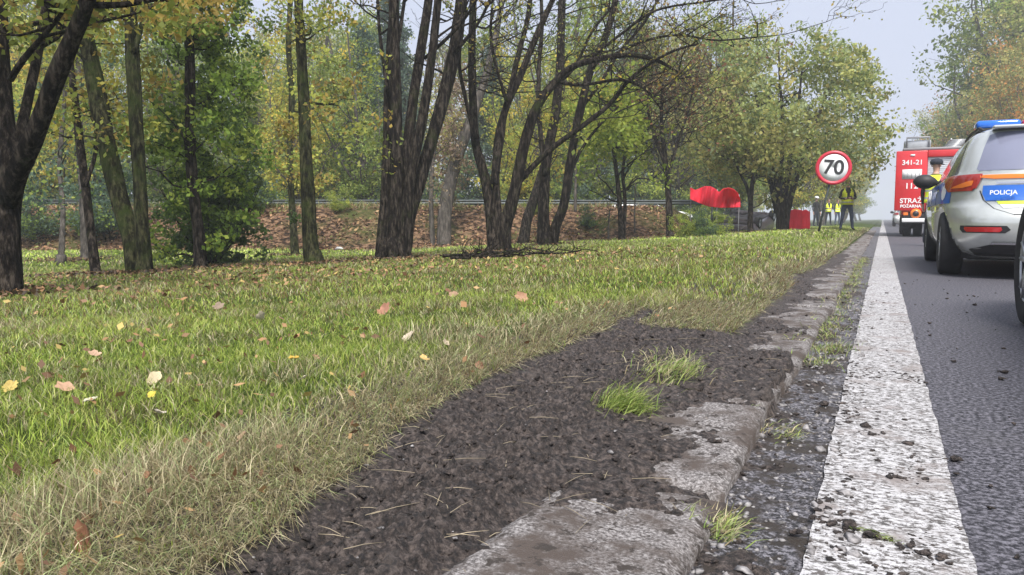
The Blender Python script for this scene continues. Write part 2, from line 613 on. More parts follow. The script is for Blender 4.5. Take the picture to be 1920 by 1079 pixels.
# clods and grit, as real lumps
def lumps(name, n, xr, yr, size, m, zf, seed, thr=None, flat=.7, ypow=1.6):
    r = np.random.default_rng(seed)
    X = r.uniform(*xr, n); Y = yr[0]+(yr[1]-yr[0])*r.random(n)**ypow
    ok = np.ones(n, bool) if thr is None else thr(X, Y, r)
    X, Y = X[ok], Y[ok]
    n = len(X)
    s = size*np.exp(r.normal(0, .5, n))
    oc = np.array([[1,0,0],[-1,0,0],[0,1,0],[0,-1,0],[0,0,1],[0,0,-1]], float)
    # a lump = octahedron split once, jittered
    mids = [(0,2),(0,3),(1,2),(1,3),(0,4),(1,4),(2,4),(3,4),(0,5),(1,5),(2,5),(3,5)]
    base = np.vstack([oc] + [(oc[a]+oc[b])[None]/1.35 for a, b in mids])
    mid = {frozenset(q): 6+k for k, q in enumerate(mids)}
    F = []
    for a in (0, 1):
        for b in (2, 3):
            for c in (4, 5):
                t = (a, b, c) if ((a == 0) ^ (b == 3) ^ (c == 5)) else (a, c, b)
                ab, bc, ca = mid[frozenset(t[:2])], mid[frozenset(t[1:])], mid[frozenset((t[2], t[0]))]
                F += [(t[0], ab, ca), (ab, t[1], bc), (ca, bc, t[2]), (ab, bc, ca)]
    F = np.array(F)
    V = base[None]*s[:, None, None]*(1+r.normal(0, .34, (n, 18, 1)))
    V[..., 2] *= flat
    an = r.uniform(0, 6.28, n)
    ca, sa = np.cos(an)[:, None], np.sin(an)[:, None]
    st = r.uniform(.8, 1.7, n)[:, None]
    x, y = V[..., 0]*st, V[..., 1]
    V = np.stack([x*ca-y*sa, x*sa+y*ca, V[..., 2]], -1)
    V += np.stack([X, Y, zf(X, Y)+s*.25], -1)[:, None]
    F = (F[None] + (np.arange(n)*18)[:, None, None]).reshape(-1, 3)
    return tag(link(name, mesh_np(name, V.reshape(-1, 3), F, None, False, [m])), kind='stuff')

lumps('soil_clods', 9500, (-1.15, -.12), (.45, 6.5), .0025, M['mud'], mud_z, 11,
      lambda X, Y, r: is_mud(X, Y) & ((r.random(len(X)) < .9) & ((X < -.56) | (cover(X, Y) > .25) | (r.random(len(X)) < .35))))
lumps('soil_crumbs_on_road', 900, (-.25, 2.2), (.6, 9), .0045, M['mud'], lambda X, Y: .004+0*X, 12,
      lambda X, Y, r: r.random(len(X)) < np.exp(-(X+.1)*2.2)*.8 + .05, .6)
M['grit'] = mat('grit', (.2, .19, .19), .7, var=.6, vscale=60)
lumps('grit', 1500, (-.25, -.02), (.5, 6), .0028, M['grit'], lambda X, Y: np.where(X < -.1, np.maximum(mud_z(X, Y), -.004), .004), 13)
lumps('grit_on_mud', 250, (-1., -.25), (.5, 5), .0018, M['grit'], mud_z, 14, lambda X, Y, r: is_mud(X, Y))

# ------------------------------------------------------------------ grass: real blades
def blades(name, X, Y, Z0, L, W, lean, leandir, col, bend=.6):
    n = len(X)
    r = rng
    a = r.uniform(0, 2*math.pi, n)
    px, py = np.cos(a), np.sin(a)
    lx, ly = np.cos(leandir), np.sin(leandir)
    sl, cl = np.sin(lean), np.cos(lean)
    l2 = np.minimum(lean+bend, 1.75)
    s2, c2 = np.sin(l2), np.cos(l2)
    b = np.stack([X, Y, Z0], -1)
    m = b + np.stack([lx*sl, ly*sl, cl], -1)*(L*.5)[:, None]
    t = m + np.stack([lx*s2, ly*s2, c2], -1)*(L*.5)[:, None]
    w = np.stack([px, py, 0*px], -1)*(W*.5)[:, None]
    V = np.stack([b-w, b+w, m+w*.8, m-w*.8, t], 1).reshape(-1, 3)
    o = np.arange(n)[:, None]*5
    F = np.stack([o+0, o+1, o+2, o+0, o+2, o+3, o+3, o+2, o+4], -1).reshape(-1, 3)
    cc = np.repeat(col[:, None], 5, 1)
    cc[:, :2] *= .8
    return tag(link(name, mesh_np(name, V, F, cc.reshape(-1, 3), True, [M['grass']])), kind='stuff')

def sample_lawn(r0, r1, dens):
    a0, a1 = YAW-R(42), YAW+R(42)
    area = (r1*r1-r0*r0)/2*(a1-a0)
    n = int(area*dens)
    r = np.sqrt(rng.uniform(r0*r0, r1*r1, n))
    a = rng.uniform(a0, a1, n)
    X, Y = -r*np.sin(a), r*np.cos(a)
    Z = terrain(X, Y)
    k = (X < -.56) & in_view(np.stack([X, Y, Z], -1)) & ~is_mud(X, Y)
    k &= ~((bank_s(X, Y) > -.1) & (X < -6.2))
    return X[k], Y[k], Z[k]

GREEN = np.array([[.26, .37, .055], [.20, .31, .05], [.34, .44, .08], [.42, .48, .14], [.14, .21, .04]])
DRY = np.array([[.56, .49, .30], [.42, .37, .21], [.36, .40, .18], [.62, .55, .36], [.25, .20, .12], [.36, .43, .19], [.34, .27, .15]])
BROWN = np.array([[.22, .13, .06], [.30, .19, .09], [.14, .09, .045]])

def pick(pal, n):
    c = pal[rng.integers(0, len(pal), n)]
    return c*rng.uniform(.75, 1.25, (n, 1))

for k, (r0, r1, dens, L, W) in enumerate([(.75, 1.7, 34000, .044, .0020), (1.7, 2.8, 17000, .046, .0028), (2.8, 4.8, 8200, .048, .0042), (4.8, 9, 2700, .055, .0075), (9, 17, 900, .06, .014), (17, 42, 170, .075, .034)]):
    X, Y, Z0 = sample_lawn(r0, r1, dens)
    n = len(X)
    de = mud_left(np.clip(Y, 0, 10)) - X
    de = np.where((Y > 3.35) & (Y < 4.5) & (X > -1.0), .06, de)
    de = np.where(Y > 10, -.45-X, de)
    pn = fbm(X*1.3, Y*1.3, 0, 81, 4)
    pn2 = fbm(X*6, Y*6, 0, 82, 3)
    pn3 = fbm(X*2.6, Y*2.6, 0, 87, 3)
    dryw = np.clip(1-ss(de, .10, .56+.3*pn), 0, 1)*.86 + .30*ss(pn2, .05, .4) + .40*ss(pn3, .08, .4) + .08
    far = ss(np.hypot(X+6, (Y-8.)*.9), 7.5, 3.5)
    keep = rng.random(n) < (1 - .35*ss(pn2, .25, .6))*(1-.45*far)
    dry = rng.random(n) < dryw
    g, d_, b_ = pick(GREEN, n), pick(DRY, n), pick(BROWN, n)
    # brighter turf in the open strip before the bank
    sbk = bank_s(X, Y)
    open_ = ss(sbk, -8, -4.5)*(X < -2)
    g = g*1.06*(1 + .6*open_[:, None]) * (1+.30*pn[:, None])*np.array([1.08, 1, 1]) 
    g = g*(1-.45*ss(pn2, .1, .45)[:, None])
    col = np.where(dry[:, None], d_, g)
    litter = rng.random(n) < (.26*far)
    col = np.where(litter[:, None], b_, col)
    Lb = .86*L*rng.uniform(.55, 1.35, n)*(1+.25*dryw)*(1+.5*pn)*(1+.6*pn3)
    mat_ = np.clip(1-ss(de, .02, .40), 0, 1)
    lean = np.abs(rng.normal(.35, .28, n)) + mat_*rng.uniform(.2, 1.05, n)
    ld = rng.uniform(0, 2*math.pi, n)
    along = rng.normal(R(-50), .55, n)
    ld = np.where(rng.random(n) < mat_*.9+.1, along, ld)
    Lb = Lb*(1+.75*mat_)
    k_ = keep
    blades('grass', X[k_], Y[k_], Z0[k_]-.004, Lb[k_], (W*.85*rng.uniform(.6, 1.3, n))[k_], lean[k_], ld[k_], col[k_])

# tufts left standing in the mud and along the kerb joint
def tuft(cx, cy, r, n, L, green, lean=.7, ldir=None, name='grass_tuft', W=.0026):
    X = rng.normal(cx, r, n); Y = rng.normal(cy, r*1.3, n)
    Z0 = mud_z(X, Y)
    c = np.where((rng.random(n) < green)[:, None], pick(np.array([[.27, .36, .08], [.34, .40, .11], [.18, .27, .06]]), n), pick(DRY, n))
    ld = rng.uniform(0, 6.28, n) if ldir is None else rng.normal(ldir, .8, n)
    return blades(name, X, Y, Z0-.004, L*rng.uniform(.5, 1.2, n), np.full(n, W), np.abs(rng.normal(lean, .3, n)), ld, c)
tuft(-.60, 1.90, .032, 650, .078, .85, .75, R(-10))
tuft(-.57, 2.28, .045, 600, .070, .55, .9, R(20))
tuft(-.66, 2.55, .06, 260, .06, .3, 1.0)
tuft(-.245, 1.33, .022, 330, .055, .3, .8, R(40))
tuft(-.215, 2.02, .035, 300, .04, .35, 1.0, R(10))
tuft(-.185, 3.4, .05, 300, .05, .5, .7)
for yy in np.arange(3.1, 12, .33):
    tuft(-.225+rng.normal(0, .015), yy, .05, 130, .055, .45, .8, W=.004)
# straws on the mud
sb_ = MB()
for k in range(170):
    y = .6+rng.random()**1.5*3.4
    x = rng.uniform(max(-1.05, float(mud_left(y))), -.3)
    l = rng.uniform(.015, .09); a = rng.normal(R(60), 1.0)
    c, s = math.cos(a)*l, math.sin(a)*l
    z = max(mud_z(x, y), mud_z(x+c, y+s), mud_z(x+c/2, y+s/2))+.004
    sb_.tube([(x, y, z), (x+c*.5, y+s*.5, z+.002), (x+c, y+s, z)], [.0005, .0006, .0003], 4)
M['straw'] = mat('straw', (.30, .25, .17), .7, var=.4, vscale=8)
tag(sb_.build('straw', M['straw']), kind='stuff')
# a dark crust of mud and a tuft thrown on the line
lumps('mud_splash', 260, (-.10, .12), (1.28, 1.5), .0045, M['mud'], lambda X, Y: .006+0*X, 19,
      lambda X, Y, r: (np.abs((Y-1.40)+(X-.0)*.45) < .012+.01*r.random(len(X))), .5, 1)
lumps('mud_splash', 1500, (-.09, .149), (.9, 3.2), .0026, M['mud'], lambda X, Y: .005+0*X, 20,
      lambda X, Y, r: (fbm(X*12, Y*9, 0, 33, 3) > .28) | ((X < -.03) & (fbm(X*9, Y*5, 0, 34, 3) > .0)), .35, 1)
X = rng.normal(.0, .018, 70); Y = 1.405-(X-.0)*.5+rng.normal(0, .004, 70)
blades('grass_tuft', X, Y, 0*X+.006, rng.uniform(.012, .03, 70), np.full(70, .0016), np.full(70, 1.1), rng.normal(R(-30), .5, 70), pick(GREEN, 70))

# ------------------------------------------------------------------ fallen leaves
def leaf_mesh(seed, L=.05, lobes=5, curl=.4, col=(.5, .38, .2)):
    r = np.random.default_rng(seed)
    n = 22
    a = np.linspace(0, 2*math.pi, n, endpoint=False)
    rad = .36 + .13*np.abs(np.cos(a*lobes/2))**.7 + r.normal(0, .03, n)
    x = np.cos(a)*rad*1.25; y = np.sin(a)*rad*.85
    V = [(0, 0, 0)] + [(x[k]*.5, y[k]*.5, .05*curl*abs(y[k])) for k in range(n)]
    V += [(x[k], y[k], curl*(.55*abs(y[k])**1.3 + .35*x[k]**2) + r.normal(0, .03)) for k in range(n)]
    V = np.array(V)*L
    st = np.array([(-.42, -.012, .03), (-.42, .012, .03), (-.85, 0, .10)])*L
    F = [(0, 1+k, 1+(k+1) % n) for k in range(n)] + [(1+k, 1+n+k, 1+n+(k+1) % n, 1+(k+1) % n) for k in range(n)]
    m = len(V)
    F.append((m, m+1, m+2))
    c = np.tile(np.array(col), (m+3, 1))
    c[:1+n] *= .8
    c *= r.uniform(.85, 1.15, (m+3, 1))
    return mesh_np('fallen_leaf', np.vstack([V, st]), F, c, True, [M['dryleaf']])

LV = [  # px, py, size m, colour, label
 (290, 727, .050, (.72, .60, .38), 'pale cream curled leaf lying on green grass above the yellow leaf', 5),
 (570, 724, .034, (.80, .72, .52), 'small whitish upright leaf at the edge of the dry grass'  , 3),
 (178, 678, .042, (.68, .44, .30), 'pinkish tan leaf alone on bright grass at left', 5),
 (122, 745, .048, (.62, .38, .24), 'brown curled leaf beside a bare patch near the left edge', 5),
 (550, 686, .036, (.75, .45, .07), 'round orange-yellow leaf standing in green grass', 1),
 (285, 762, .028, (.72, .58, .08), 'small bright yellow leaf below the pale cream leaf', 3),
 (978, 566, .080, (.60, .34, .21), 'large reddish brown leaf alone on the middle of the lawn', 5),
 (766, 645, .050, (.74, .62, .48), 'pale beige leaf standing on edge near the dry grass border', 3),
 (835, 656, .042, (.72, .58, .42), 'beige leaf just right of the leaf standing on edge', 5),
 (795, 688, .038, (.74, .50, .18), 'orange leaf in the dry grass beside the mud', 3),
 (490, 604, .070, (.66, .57, .42), 'pale grey-beige leaf in the grass left of centre', 5),
 (722, 590, .080, (.55, .27, .18), 'red-brown leaf with a pale stalk on the lawn below the tree clump', 5),
 (165, 1043, .060, (.36, .17, .10), 'large wet brown leaf in the bottom left corner', 5),
 (300, 796, .044, (.62, .54, .44), 'greyish leaf half hidden in the grass below the yellow leaf', 5),
 (455, 840, .032, (.66, .45, .30), 'small tan leaf on matted dry grass', 3),
 (170, 769, .036, (.58, .55, .40), 'dull pale leaf low in the grass under the brown curled leaf', 3),
 (20, 742, .044, (.70, .52, .16), 'yellow-tan leaf at the left edge of the picture', 5),
 (900, 700, .034, (.32, .17, .10), 'dark brown leaf on the border between dry grass and mud', 3),
 (410, 583, .075, (.34, .25, .18), 'dark brown crumpled leaf on the lawn left of centre', 5),
 (850, 560, .060, (.50, .31, .20), 'tan leaf on open grass left of the large reddish leaf', 5),
]
for k, (px, py, L, c, lab, lob) in enumerate(LV):
    p, t = on_ground(px, py)
    o = link('fallen_leaf', leaf_mesh(300+k, L*.82, lob, .9, tuple(q*.85 for q in c)))
    o.location = (p[0], p[1], p[2]+.022)
    r = np.random.default_rng(900+k)
    o.rotation_euler = (R(30)+r.normal(0, .4), r.normal(0, .6), YAW+r.uniform(-1.5, 1.5))
    tag(o, lab, 'leaf', 'single leaves fallen on the lawn')

def litter(name, n, sampler, size, pal, seed, zoff=.02, tilt=.6):
    r = np.random.default_rng(seed)
    X, Y = sampler(r, n)
    Zl = terrain(X, Y)
    n = len(X)
    s = size*r.uniform(.6, 1.4, n)
    nrm = np.stack([r.normal(0, tilt, n), r.normal(0, tilt, n), np.ones(n)], -1)
    nrm /= np.linalg.norm(nrm, axis=1)[:, None]
    t = np.cross(nrm, r.normal(0, 1, (n, 3))); t /= np.linalg.norm(t, axis=1)[:, None]
    b = np.cross(nrm, t)
    c = np.stack([X, Y, Zl+zoff+r.uniform(0, .015, n)], -1)
    s_ = s[:, None]
    V = np.stack([c-t*s_, c-b*s_*.6, c+t*s_+nrm*s_*.4, c+b*s_*.6+nrm*s_*.3], 1).reshape(-1, 3)
    o = np.arange(n)[:, None]*4
    col = pal[r.integers(0, len(pal), n)]*r.uniform(.7, 1.2, (n, 1))
    F = np.stack([o[:, 0], o[:, 0]+1, o[:, 0]+2, o[:, 0]+3], -1)
    return tag(link(name, mesh_np(name, V, F, np.repeat(col, 4, 0), False, [M['dryleaf']])), kind='stuff')

LP = np.array([[.32, .18, .08], [.24, .12, .06], [.42, .26, .12], [.16, .085, .045], [.44, .32, .10], [.28, .16, .09]])
def near_litter(r, n):
    a = r.uniform(YAW-.8, YAW+.8, n); d = r.uniform(1.3, 22, n)
    X, Y = -d*np.sin(a), d*np.cos(a)
    far = ss(np.hypot(X+7.5, (Y-9.)*.9), 6.5, 2.5)
    k = (r.random(n) < .012 + .97*far*(.45+.55*(fbm(X*.8, Y*.8, 0, 5, 3) > -.1))) & (X < -1.2) & (bank_s(X, Y) < 0)
    return X[k], Y[k]
litter('leaf_litter', 16000, near_litter, .024, LP, 41, .03)
def open_litter(r, n):
    a = r.uniform(YAW-.75, YAW+.75, n); d = 1.1+14*r.random(n)**1.3
    X, Y = -d*np.sin(a), d*np.cos(a)
    k = (X < -.9) & (fbm(X*1.1, Y*1.1, 0, 15, 3) > -.05) & ~is_mud(X, Y) & (bank_s(X, Y) < 0)
    return X[k], Y[k]
litter('leaf_scraps', 2600, open_litter, .012, LP*.9, 43, .018, 1.0)
def bank_lit(r, n):
    t = r.uniform(-14, 20, n); s = r.uniform(-.3, 5.5, n)
    X = BP0[0]+BD[0]*t+BN[0]*s; Y = BP0[1]+BD[1]*t+BN[1]*s
    k = (X < -6.3) & (r.random(len(X)) < .45+1.1*fbm(X*.9, Y*.9, 0, 6, 3))
    return X[k], Y[k]
LB = np.array([[.34, .19, .09], [.22, .11, .055], [.42, .27, .13], [.12, .07, .04], [.27, .16, .09], [.18, .09, .05], [.24, .25, .07]])
litter('bank_leaf_litter', 26000, bank_lit, .055, LB, 42, .02, .8)
# low weeds and dry grass on the crest of the bank
t = rng.uniform(-16, 20, 9000); s = rng.uniform(3.4, 6.6, 9000)
X = BP0[0]+BD[0]*t+BN[0]*s; Y = BP0[1]+BD[1]*t+BN[1]*s
k = (X < -6.3) & (fbm(X*.6, Y*.6, 0, 8, 3) > -.12)
X, Y = X[k], Y[k]
blades('bank_weeds', X, Y, terrain(X, Y), rng.uniform(.1, .32, len(X)), np.full(len(X), .03), np.abs(rng.normal(.4, .3, len(X))), rng.uniform(0, 6.28, len(X)),
       pick(np.array([[.16, .2, .05], [.3, .28, .13], [.2, .22, .08], [.24, .17, .09]]), len(X)))

# ================================================================== TREES
def leaves(centers, per, spread, size, pal, seed, clpal=.35, droop=.3, squash=.8):
    r = np.random.default_rng(seed)
    c = np.asarray(centers, float)
    k = len(c)
    n = k*per
    sp = np.repeat(r.uniform(.6, 1.3, k)*spread, per)[:, None]
    off = r.normal(0, 1, (n, 3))
    off /= (np.linalg.norm(off, axis=1)[:, None]+1e-6)
    off *= (r.random((n, 1))**.5)
    off[:, 2] *= squash
    p = np.repeat(c, per, 0) + off*sp
    t = r.normal(0, 1, (n, 3)); t[:, 2] -= droop; t /= np.linalg.norm(t, axis=1)[:, None]
    b = np.cross(t, r.normal(0, 1, (n, 3))); b /= np.linalg.norm(b, axis=1)[:, None]
    nn = np.cross(t, b)
    s = (size*r.uniform(.6, 1.4, n))[:, None]
    V = np.stack([p-t*s, p-b*s*.62+nn*s*.12, p+t*s, p+b*s*.62+nn*s*.12], 1).reshape(-1, 3)
    F = np.arange(n*4).reshape(-1, 4)
    pal = np.asarray(pal)
    ci = np.repeat(r.integers(0, len(pal), k), per)
    li = r.integers(0, len(pal), n)
    idx = np.where(r.random(n) < clpal, li, ci)
    col = pal[idx]*r.uniform(.7, 1.3, (n, 1))*np.repeat(r.uniform(.8, 1.2, k), per)[:, None]
    return mesh_np('crown', V, F, np.repeat(col, 4, 0), False, [M['leaf']])

def inside(r, cz, a, c, n, shell=.0):
    v = r.normal(0, 1, (n, 3)); v /= np.linalg.norm(v, axis=1)[:, None]
    rad = (shell + (1-shell)*r.random((n, 1)))**.45
    v *= rad
    v[:, 0] *= a; v[:, 1] *= a
    v[:, 2] = v[:, 2]*c + cz
    return v

def curve(p0, p1, r, wob=.12, up=.25, n=6):
    p0, p1 = np.array(p0, float), np.array(p1, float)
    L = np.linalg.norm(p1-p0)
    t = np.linspace(0, 1, n)[:, None]
    p = p0*(1-t)+p1*t
    p = p + np.sin(t*math.pi)*np.array([r.normal(0, wob), r.normal(0, wob), -up*.5*r.random()])*L
    p[1:-1] += r.normal(0, .035*L, (n-2, 3))
    return p

def make_tree(name, seed, H, a, c, cz, tr, nl, nsub, per, spread, size, pal, bark, stems=1, lean=.3, leafy=1., form='round', keep=.8, droop=.3):
    r = np.random.default_rng(seed)
    root = thing(name, (0, 0, 0), None, 'tree')
    tb = MB()
    cl = []
    tops = []
    for s in range(stems):
        an = r.uniform(0, 6.28)
        dx = lean*(1 if stems > 1 else .25)
        top = np.array([math.cos(an)*dx*H*.25, math.sin(an)*dx*H*.25, H*.93])
        b = np.array([math.cos(an), math.sin(an), 0])*tr*(.7 if stems > 1 else 0)
        p = curve((b[0], b[1], -.25), top, r, .04, 0, 8)
        rad = np.linspace(1, .18, 8)*tr*(1 if stems == 1 else .62)
        rad[0] *= 1.35
        p2, r2 = smooth_path(p, rad, .45)
        tb.tube(p2, r2, 9, 0, True, .12, seed+s)
        tops.append((p2, r2))
    lb = MB()
    for k in range(nl):
        p2, r2 = tops[k % stems]
        if form == 'cone':
            f = .12 + .86*(k+.5)/nl
            z = H*f
            an = k*2.4
            L = a*(1-f)**.8*r.uniform(.75, 1.1)
            tip = np.array([math.cos(an)*L, math.sin(an)*L, z - .25*L])
            i0 = min(len(p2)-1, int(f*len(p2)))
        else:
            tip = inside(r, cz, a, c, 1, .45)[0]
            f = np.clip((tip[2]-c*.75)/H*r.uniform(.55, .95), .16, .85)
            i0 = int(f*(len(p2)-1))
        st = p2[i0]
        q = curve(st, tip, r, .1, .35)
        rr = np.linspace(min(r2[i0]*.6, tr*.45), tr*.05, len(q))
        q2, rr2 = smooth_path(q, rr, .6)
        lb.tube(q2, rr2, 6, 0, False, .08, seed+k)
        cl.append(tip)
        for j in range(nsub):
            i1 = r.integers(len(q2)//3, len(q2))
            o = r.normal(0, 1, 3)*a*.26*(.5 if form == 'cone' else 1)
            o[2] = o[2]*.6 + .15*a*(0 if form == 'cone' else 1)
            e = q2[i1]+o
            w_ = curve(q2[i1], e, r, .12, .1, 4)
            lb.tube(w_, np.linspace(rr2[i1]*.5, .006, 4), 4, 0, False)
            cl.append(e)
            cl.append((e+q2[i1])/2)
    V = np.array(cl)
    tm = tb.build('trunk', M[bark], root, True)
    lo = lb.build('branch', M[bark], root, True)
    V = V[r.random(len(V)) < leafy]
    if len(V):
        cm = leaves(V, per, spread, size, pal, seed+5, droop=droop)
        link('crown', cm, root)
    root['np'] = 0
    del root['np']
    return root

GR = [(0.221, 0.299, 0.065), (0.156, 0.234, 0.052), (0.286, 0.364, 0.078), (0.364, 0.403, 0.104)]
YG = [(0.468, 0.494, 0.091), (0.364, 0.416, 0.078), (0.572, 0.52, 0.104), (0.26, 0.325, 0.065), (0.65, 0.494, 0.078)]
YO = [(.60, .50, .07), (.50, .46, .07), (.40, .42, .07), (.55, .36, .06)]
BG = [(0.081, 0.135, 0.088), (0.108, 0.162, 0.108), (0.135, 0.203, 0.135), (0.068, 0.108, 0.074)]
OL = [(0.312, 0.325, 0.091), (0.39, 0.364, 0.117), (0.221, 0.26, 0.078), (0.468, 0.429, 0.156)]
RD = [(.24, .12, .06), (.19, .14, .07), (.15, .12, .07)]

proto = {
 'tall':  make_tree('forest_tree', 1, 15, 3.4, 5.6, 8.6, .22, 24, 5, 50, .70, .085, GR, 'bark_grey'),
 'yg':    make_tree('forest_tree', 2, 12.5, 3.2, 5.0, 7.0, .17, 22, 5, 48, .68, .085, YG, 'bark_grey'),
 'slim':  make_tree('forest_tree', 3, 14, 2.0, 5.2, 8.2, .12, 22, 4, 42, .55, .075, YO, 'bark_grey', leafy=.7),
 'blue':  make_tree('conifer', 4, 12, 2.6, 6, 6, .17, 58, 4, 34, .42, .07, BG, 'bark', form='cone'),
 'olive': make_tree('forest_tree', 5, 13, 3.6, 5.4, 7.4, .24, 24, 5, 48, .72, .085, OL, 'bark_grey', stems=2),
 'rust':  make_tree('forest_tree', 9, 13, 4.0, 5.2, 7.2, .24, 30, 6, 50, .75, .085, OL + [(.55, .26, .07), (.45, .28, .08)], 'bark_grey', stems=2),
 'bush':  make_tree('shrub', 6, 2.9, 1.5, 1.3, 1.5, .04, 14, 4, 42, .38, .055, BG+GR[:2], 'bark', stems=3, lean=.9),
 'bushy': make_tree('shrub', 7, 2.4, 1.4, 1.1, 1.2, .035, 14, 4, 42, .34, .05, GR+YG[:2], 'bark', stems=3, lean=.9),
}
used = set()
def put(kind, x, y, label, group=None, sc_=1., rz=None, cat=None, sz=1., zoff=0):
    p = proto[kind]
    o = p if kind not in used else copy_thing(p)
    used.add(kind)
    o.location = (x, y, float(terrain(x, y))+zoff)
    o.scale = (sc_, sc_, sc_*sz)
    o.rotation_euler = (0, 0, rng.uniform(0, 6.28) if rz is None else rz)
    o['label'] = label
    o['category'] = cat or ('shrub' if kind.startswith('bush') else 'tree')
    if group: o['group'] = group
    elif 'group' in o: del o['group']
    return o

GL = {'tall': ('tall green broadleaf tree in the hazy wood beyond the guard rail', 'green trees beyond the guard rail'),
      'yg': ('yellow-green leafy tree in the wood beyond the guard rail', 'yellow-green trees beyond the guard rail'),
      'slim': ('slim sparse tree with golden autumn leaves beyond the guard rail', 'golden trees beyond the guard rail'),
      'blue': ('dark blue-green conifer in the wood beyond the guard rail', 'conifers beyond the guard rail'),
      'olive': ('dull olive two-stemmed tree in the wood beyond the guard rail', 'olive trees beyond the guard rail'),
      'bush': ('dark green undergrowth bush behind the guard rail', 'dark bushes behind the guard rail'),
      'bushy': ('lighter green undergrowth bush behind the guard rail', 'light bushes behind the guard rail')}
def bpos(t, s):
    return BP0[0]+BD[0]*t+BN[0]*s, BP0[1]+BD[1]*t+BN[1]*s
r = np.random.default_rng(77)
kinds = ['tall', 'yg', 'tall', 'blue', 'tall', 'yg', 'blue', 'olive']
# forest rows behind the second road
for row, (s0, st, n) in enumerate([(19.5, 3.6, 16), (25, 4.2, 15), (33, 5.0, 15)]):
    for k in range(n):
        t = -24 + k*st + r.normal(0, 1)
        x, y = bpos(t, s0+r.normal(0, 1.2))
        if x > -7.5: continue
        kd = kinds[(k*3+row*5) % 8]
        lab, gr = GL[kd]
        put(kd, x, y, lab, gr, r.uniform(.85, 1.15), sz=r.uniform(.9, 1.1))
for k in range(44):
    x, y = bpos(-22+k*1.1+r.normal(0, .6), 18.6+r.normal(0, .7))
    if x > -6.5: continue
    kd = 'bush' if r.random() < .6 else 'bushy'
    lab, gr = GL[kd]
    put(kd, x, y, lab, gr, r.uniform(.8, 1.5))

# the verge trees ahead on the left, fading along the road
for k, (x, y, kd, s) in enumerate([(-5.2, 56, 'yg', .72), (-7.5, 64, 'tall', .8), (-5.0, 74, 'olive', .8), (-5.8, 90, 'tall', .85), (-4.8, 108, 'yg', .9), (-5.6, 128, 'tall', .95), (-5, 152, 'olive', 1), (-5, 180, 'tall', 1), (-5, 215, 'tall', 1)]):
    put(kd, x, y, 'hazy roadside tree on the left verge beyond the 70 sign', 'trees along the left verge in the distance', s)
for k in range(12):
    put(['tall', 'olive', 'blue', 'yg'][k % 4], -13-r.random()*12, 44+k*9+r.normal(0, 2), 'far pale tree behind the accident scene on the left', 'far trees behind the accident scene', r.uniform(.8, 1.1))
# right-hand side of the road
for k, (x, y, kd, s) in enumerate([(8.9, 58, 'rust', .95), (10.0, 70, 'tall', 1.95), (9.6, 66, 'yg', 1.15), (10.6, 72, 'tall', 1.85), (9.4, 69, 'olive', 1.35), (12.5, 80, 'tall', 1.8), (8.6, 64, 'rust', 1.1), (7.6, 92, 'rust', 1.15), (7.5, 106, 'tall', 1.25), (7.4, 124, 'olive', 1.25), (11.6, 92, 'tall', 1.8), (13.5, 71, 'rust', 1.5), (8.2, 86, 'olive', 1.05), (8.8, 100, 'tall', 1.2), (8.2, 116, 'yg', 1.15), (8.6, 134, 'tall', 1.15), (8.2, 154, 'olive', 1.15), (8.6, 178, 'tall', 1.15), (8.2, 205, 'yg', 1.2), (8.4, 240, 'tall', 1.2), (8.4, 285, 'olive', 1.2)]):
    lab = ['rust-tinted olive tree rising behind the light bar of the police car', 'tallest pale green tree at the top right corner', 'yellowish tree between the fire engine roof and the tallest tree'][k] if k < 3 else 'hazy tree in the row on the right side of the road'
    put(kd, x, y, lab, None if k < 3 else 'trees along the right side of the road', s)
for k in range(16):
    put(['tall', 'rust', 'yg'][k % 3], 11.5+r.random()*7, 62+k*9, 'second-row tree right of the road', 'second-row trees right of the road', r.uniform(.9, 1.15))
put('blue', *bpos(7.0, 12.5)[:2], 'dark bluish conifer left of the middle between thin trunks', None, .8)

# ------------------------------------------------------------------ the trees traced from the photograph
def limb(mb, pts, d, seed, dd=0., sides=12, step=.14, lump=.10, m=0, base=None):
    """pts: (px, py, width px); d depth at the foot; dd depth drift to the tip"""
    n = len(pts)
    q, rr = [], []
    for k, (x, y, wd) in enumerate(pts):
        dk = d + dd*(k/(n-1))
        q.append(P(x, y, dk)); rr.append(wd*.43*dk/FPX)
    if base is not None:
        q[0] = np.array([q[0][0], q[0][1], base])
    p2, r2 = smooth_path(q, rr, step)
    mb.tube(p2, r2, sides, m, True, lump, seed)
    return p2, r2

def twigs(mb, src, r, n, L, rad, depth=2, up=.4, f0=.35, out=None, side=None):
    """random side shoots on a limb path"""
    out = [] if out is None else out
    p2, r2 = src
    for k in range(n):
        i = int(len(p2)*(f0+(1-f0)*r.random()))
        i = min(i, len(p2)-1)
        d = r.normal(0, 1, 3); d[2] = abs(d[2])*.6+up
        if side is not None: d += side
        d /= np.linalg.norm(d)
        l = L*r.uniform(.5, 1.3)
        q = curve(p2[i], p2[i]+d*l, r, .12, .3*r.random(), 6)
        rr = np.linspace(min(rad, r2[i]*.7), .003, 6)
        q2, rr2 = smooth_path(q, rr, l/10)
        mb.tube(q2, rr2, 5, 0, False, .05, k)
        out.append(q2[-1]); out.append(q2[len(q2)//2])
        if depth > 1:
            twigs(mb, (q2, rr2), r, 4, l*.5, rad*.45, depth-1, up*.6, .25, out, side)
    return out

